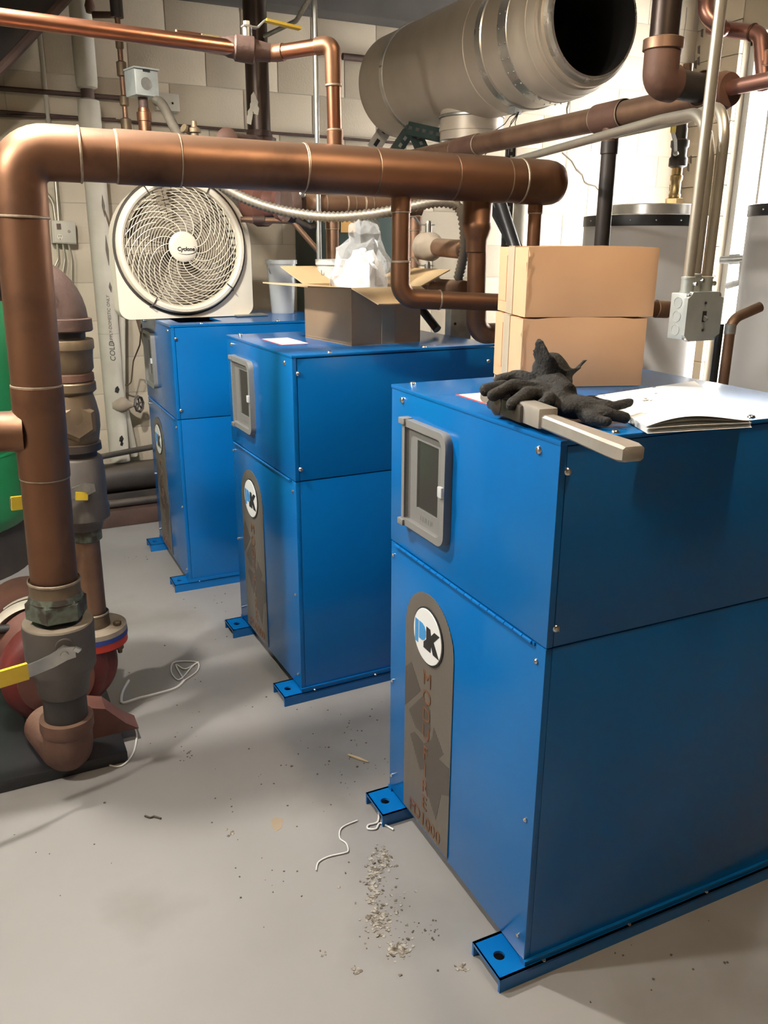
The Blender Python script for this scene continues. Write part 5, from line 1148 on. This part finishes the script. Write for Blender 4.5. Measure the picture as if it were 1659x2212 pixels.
# ================================================================ bits on the floor
def strand(label, pts, r, m='strap', name='packing_strand', z=.004):
    P = [Z(a, b, z+(c[0] if c else 0)) for a, b, *c in pts]; o = MB().tube(P, r, 6).build(name, m); return single(o, label, 'string', 'white packing strands on the floor')
def curve(pts, n=6):
    P = [pts[0]]+pts+[pts[-1]]; out = []
    for i in range(len(pts)-1):
        for k in range(n):
            u_ = k/n; out.append(tuple(.5*((2*P[i+1][j])+(P[i+2][j]-P[i][j])*u_+(2*P[i][j]-5*P[i+1][j]+4*P[i+2][j]-P[i+3][j])*u_**2+(3*P[i+1][j]-P[i][j]-3*P[i+2][j]+P[i+3][j])*u_**3) for j in (0, 1)))
    return out+[tuple(pts[-1])]
strand('long pale strand of twisted packing film between the pump and boilers', curve([(278, 1470), (266, 1492), (262, 1512), (268, 1518), (300, 1508), (340, 1498), (380, 1486), (398, 1470)]), .0055)
strand('tangled loop of clear film at the end of the long pale strand', curve([(398, 1470), (425, 1450), (428, 1432), (405, 1428), (378, 1430), (370, 1440), (372, 1456), (388, 1468), (415, 1440), (428, 1430), (400, 1445), (380, 1436), (395, 1465)]), .0028)
strand('round loop of pale strap lying beside the pump foot', curve([(240, 1578), (215, 1590), (208, 1610), (214, 1632), (235, 1652), (262, 1654), (285, 1632), (294, 1602), (294, 1580), (280, 1560), (258, 1562), (240, 1578)]), .003)
strand('thin curly strand trailing in front of the near boiler skid', curve([(772, 1772), (738, 1788), (734, 1810), (748, 1822), (752, 1838), (740, 1843), (710, 1850), (688, 1862), (683, 1880)]), .002)
strand('short curled strand beside the bolt hole of the near boiler skid', curve([(818, 1752), (816, 1775), (796, 1782), (795, 1790), (812, 1790), (822, 1778), (850, 1792)]), .0028)
o = MB().tube([Z(752, 1630, .006), Z(775, 1638, .007), Z(796, 1646, .005)], [.003, .005, .002], 6).build('wood_splinter', 'wood_pale'); single(o, 'pale wooden splinter lying between the near and middle boilers', 'splinter')
o = MB().tube([Z(313, 1762, .003), Z(325, 1766, .004), Z(332, 1763, .004), Z(348, 1768, .003)], .003, 6).build('twig', 'debris_dark'); single(o, 'small dark twig on the open grey floor', 'twig')
random.seed(11)
def chips(name, label, spots, m, smin, smax):
    mb = MB()
    for (cx, cy, sx, sy, n) in spots:
        for _ in range(n):
            p = Z(random.gauss(cx, sx), random.gauss(cy, sy), 0); s = random.uniform(smin, smax); a = random.random()*6; hgt = s*random.uniform(.15, .4); k = random.choice((4, 5))
            pts = [(p.x+s*random.uniform(.5, 1)*math.cos(a+2*PI*i/k), p.y+s*random.uniform(.5, 1)*math.sin(a+2*PI*i/k)) for i in range(k)]
            if any(x > bx_-.09 and by_-.03 < y < by_+BW+.03 for x, y in pts for bx_, by_ in ((.945, 1.19), (.92, 2.55), (.79, 3.76))): continue
            if any(x < .34 and 2.4 < y < 3.3 for x, y in pts): continue
            zz = [hgt*random.uniform(.2, 1.4)+.0004 for _ in range(k)]
            mb.add([(x, y, .0002) for x, y in pts]+[(x, y, z) for (x, y), z in zip(pts, zz)], [tuple(range(k)), tuple(range(2*k-1, k-1, -1))]+[(i, (i+1) % k, (i+1) % k+k, i+k) for i in range(k)])
    o = mb.build(name, m, smooth=False); o['kind'] = 'stuff'; o['label'] = label; o['category'] = 'debris'
chips('plaster_crumbs', 'pale crumbs and flakes scattered before the near boiler', [(835, 1850, 14, 18, 120), (810, 1880, 9, 22, 80), (805, 1935, 7, 30, 90), (820, 1990, 16, 18, 110), (865, 2050, 14, 10, 90), (840, 1950, 30, 60, 80), (1000, 2092, 10, 6, 14), (770, 2100, 7, 5, 10), (700, 2060, 4, 4, 4), (500, 1795, 8, 8, 6), (840, 1810, 6, 10, 10)], 'debris', .002, .007)
chips('dark_specks', 'dark specks and grit scattered over the grey floor', [(700, 1750, 260, 180, 90), (400, 1500, 120, 90, 30), (930, 2010, 20, 12, 18), (760, 1600, 50, 40, 40), (405, 1630, 14, 10, 14), (310, 1205, 25, 4, 16), (450, 1290, 60, 30, 20), (1400, 2080, 120, 40, 16)], 'debris_dark', .0015, .005)
def stain(label, pts, m='stain'):
    P = [Z(a, b, .0006) for a, b in pts]; c = sum((Vector(p) for p in P), Vector())/len(P); o = MB().add(P+[p-Vector((0, 0, .0006)) for p in P], [tuple(range(len(P)))]+[(i, (i+1) % len(P), (i+1) % len(P)+len(P), i+len(P)) for i in range(len(P))]).build('floor_stain', m, fl, smooth=False); o['label'] = label
stain('brown blotch on the floor', [(585, 1770), (600, 1765), (612, 1770), (608, 1788), (595, 1797), (588, 1785)])

# small fittings peeping over the header
t = thing('air_vent', 'small brown brass air vent peeping above the header', 'valve', D(421, 300, 3.1))
MB().lathe(D(421, 300, 3.1), (0, 0, 1), [(0, .016), (.02, .016), (.022, .024), (.035, .024), (.04, .012), (.06, .010)], 14).build('body', 'brass_dull', t); MB().lathe(D(415, 290, 3.1), (-.8, -.4, .4), [(0, .010), (.03, .010), (.034, .016), (.044, .016)], 12).build('cap', 'brass_dull', t)
t = thing('blank_flange', 'round rusty blank flange peeping above the header beside the steel riser', 'flange', D(490, 305, 3.6))
MB().lathe(D(490, 302, 3.6), (-.2, -1, .1), [(0, .03), (.0, .045), (.02, .046), (.03, .03)], 24).build('disc', 'iron_rust', t); MB().cyl(D(490, 302, 3.6), D(550, 306, 4.06), .03, 18).build('stub', 'iron_rust', t)
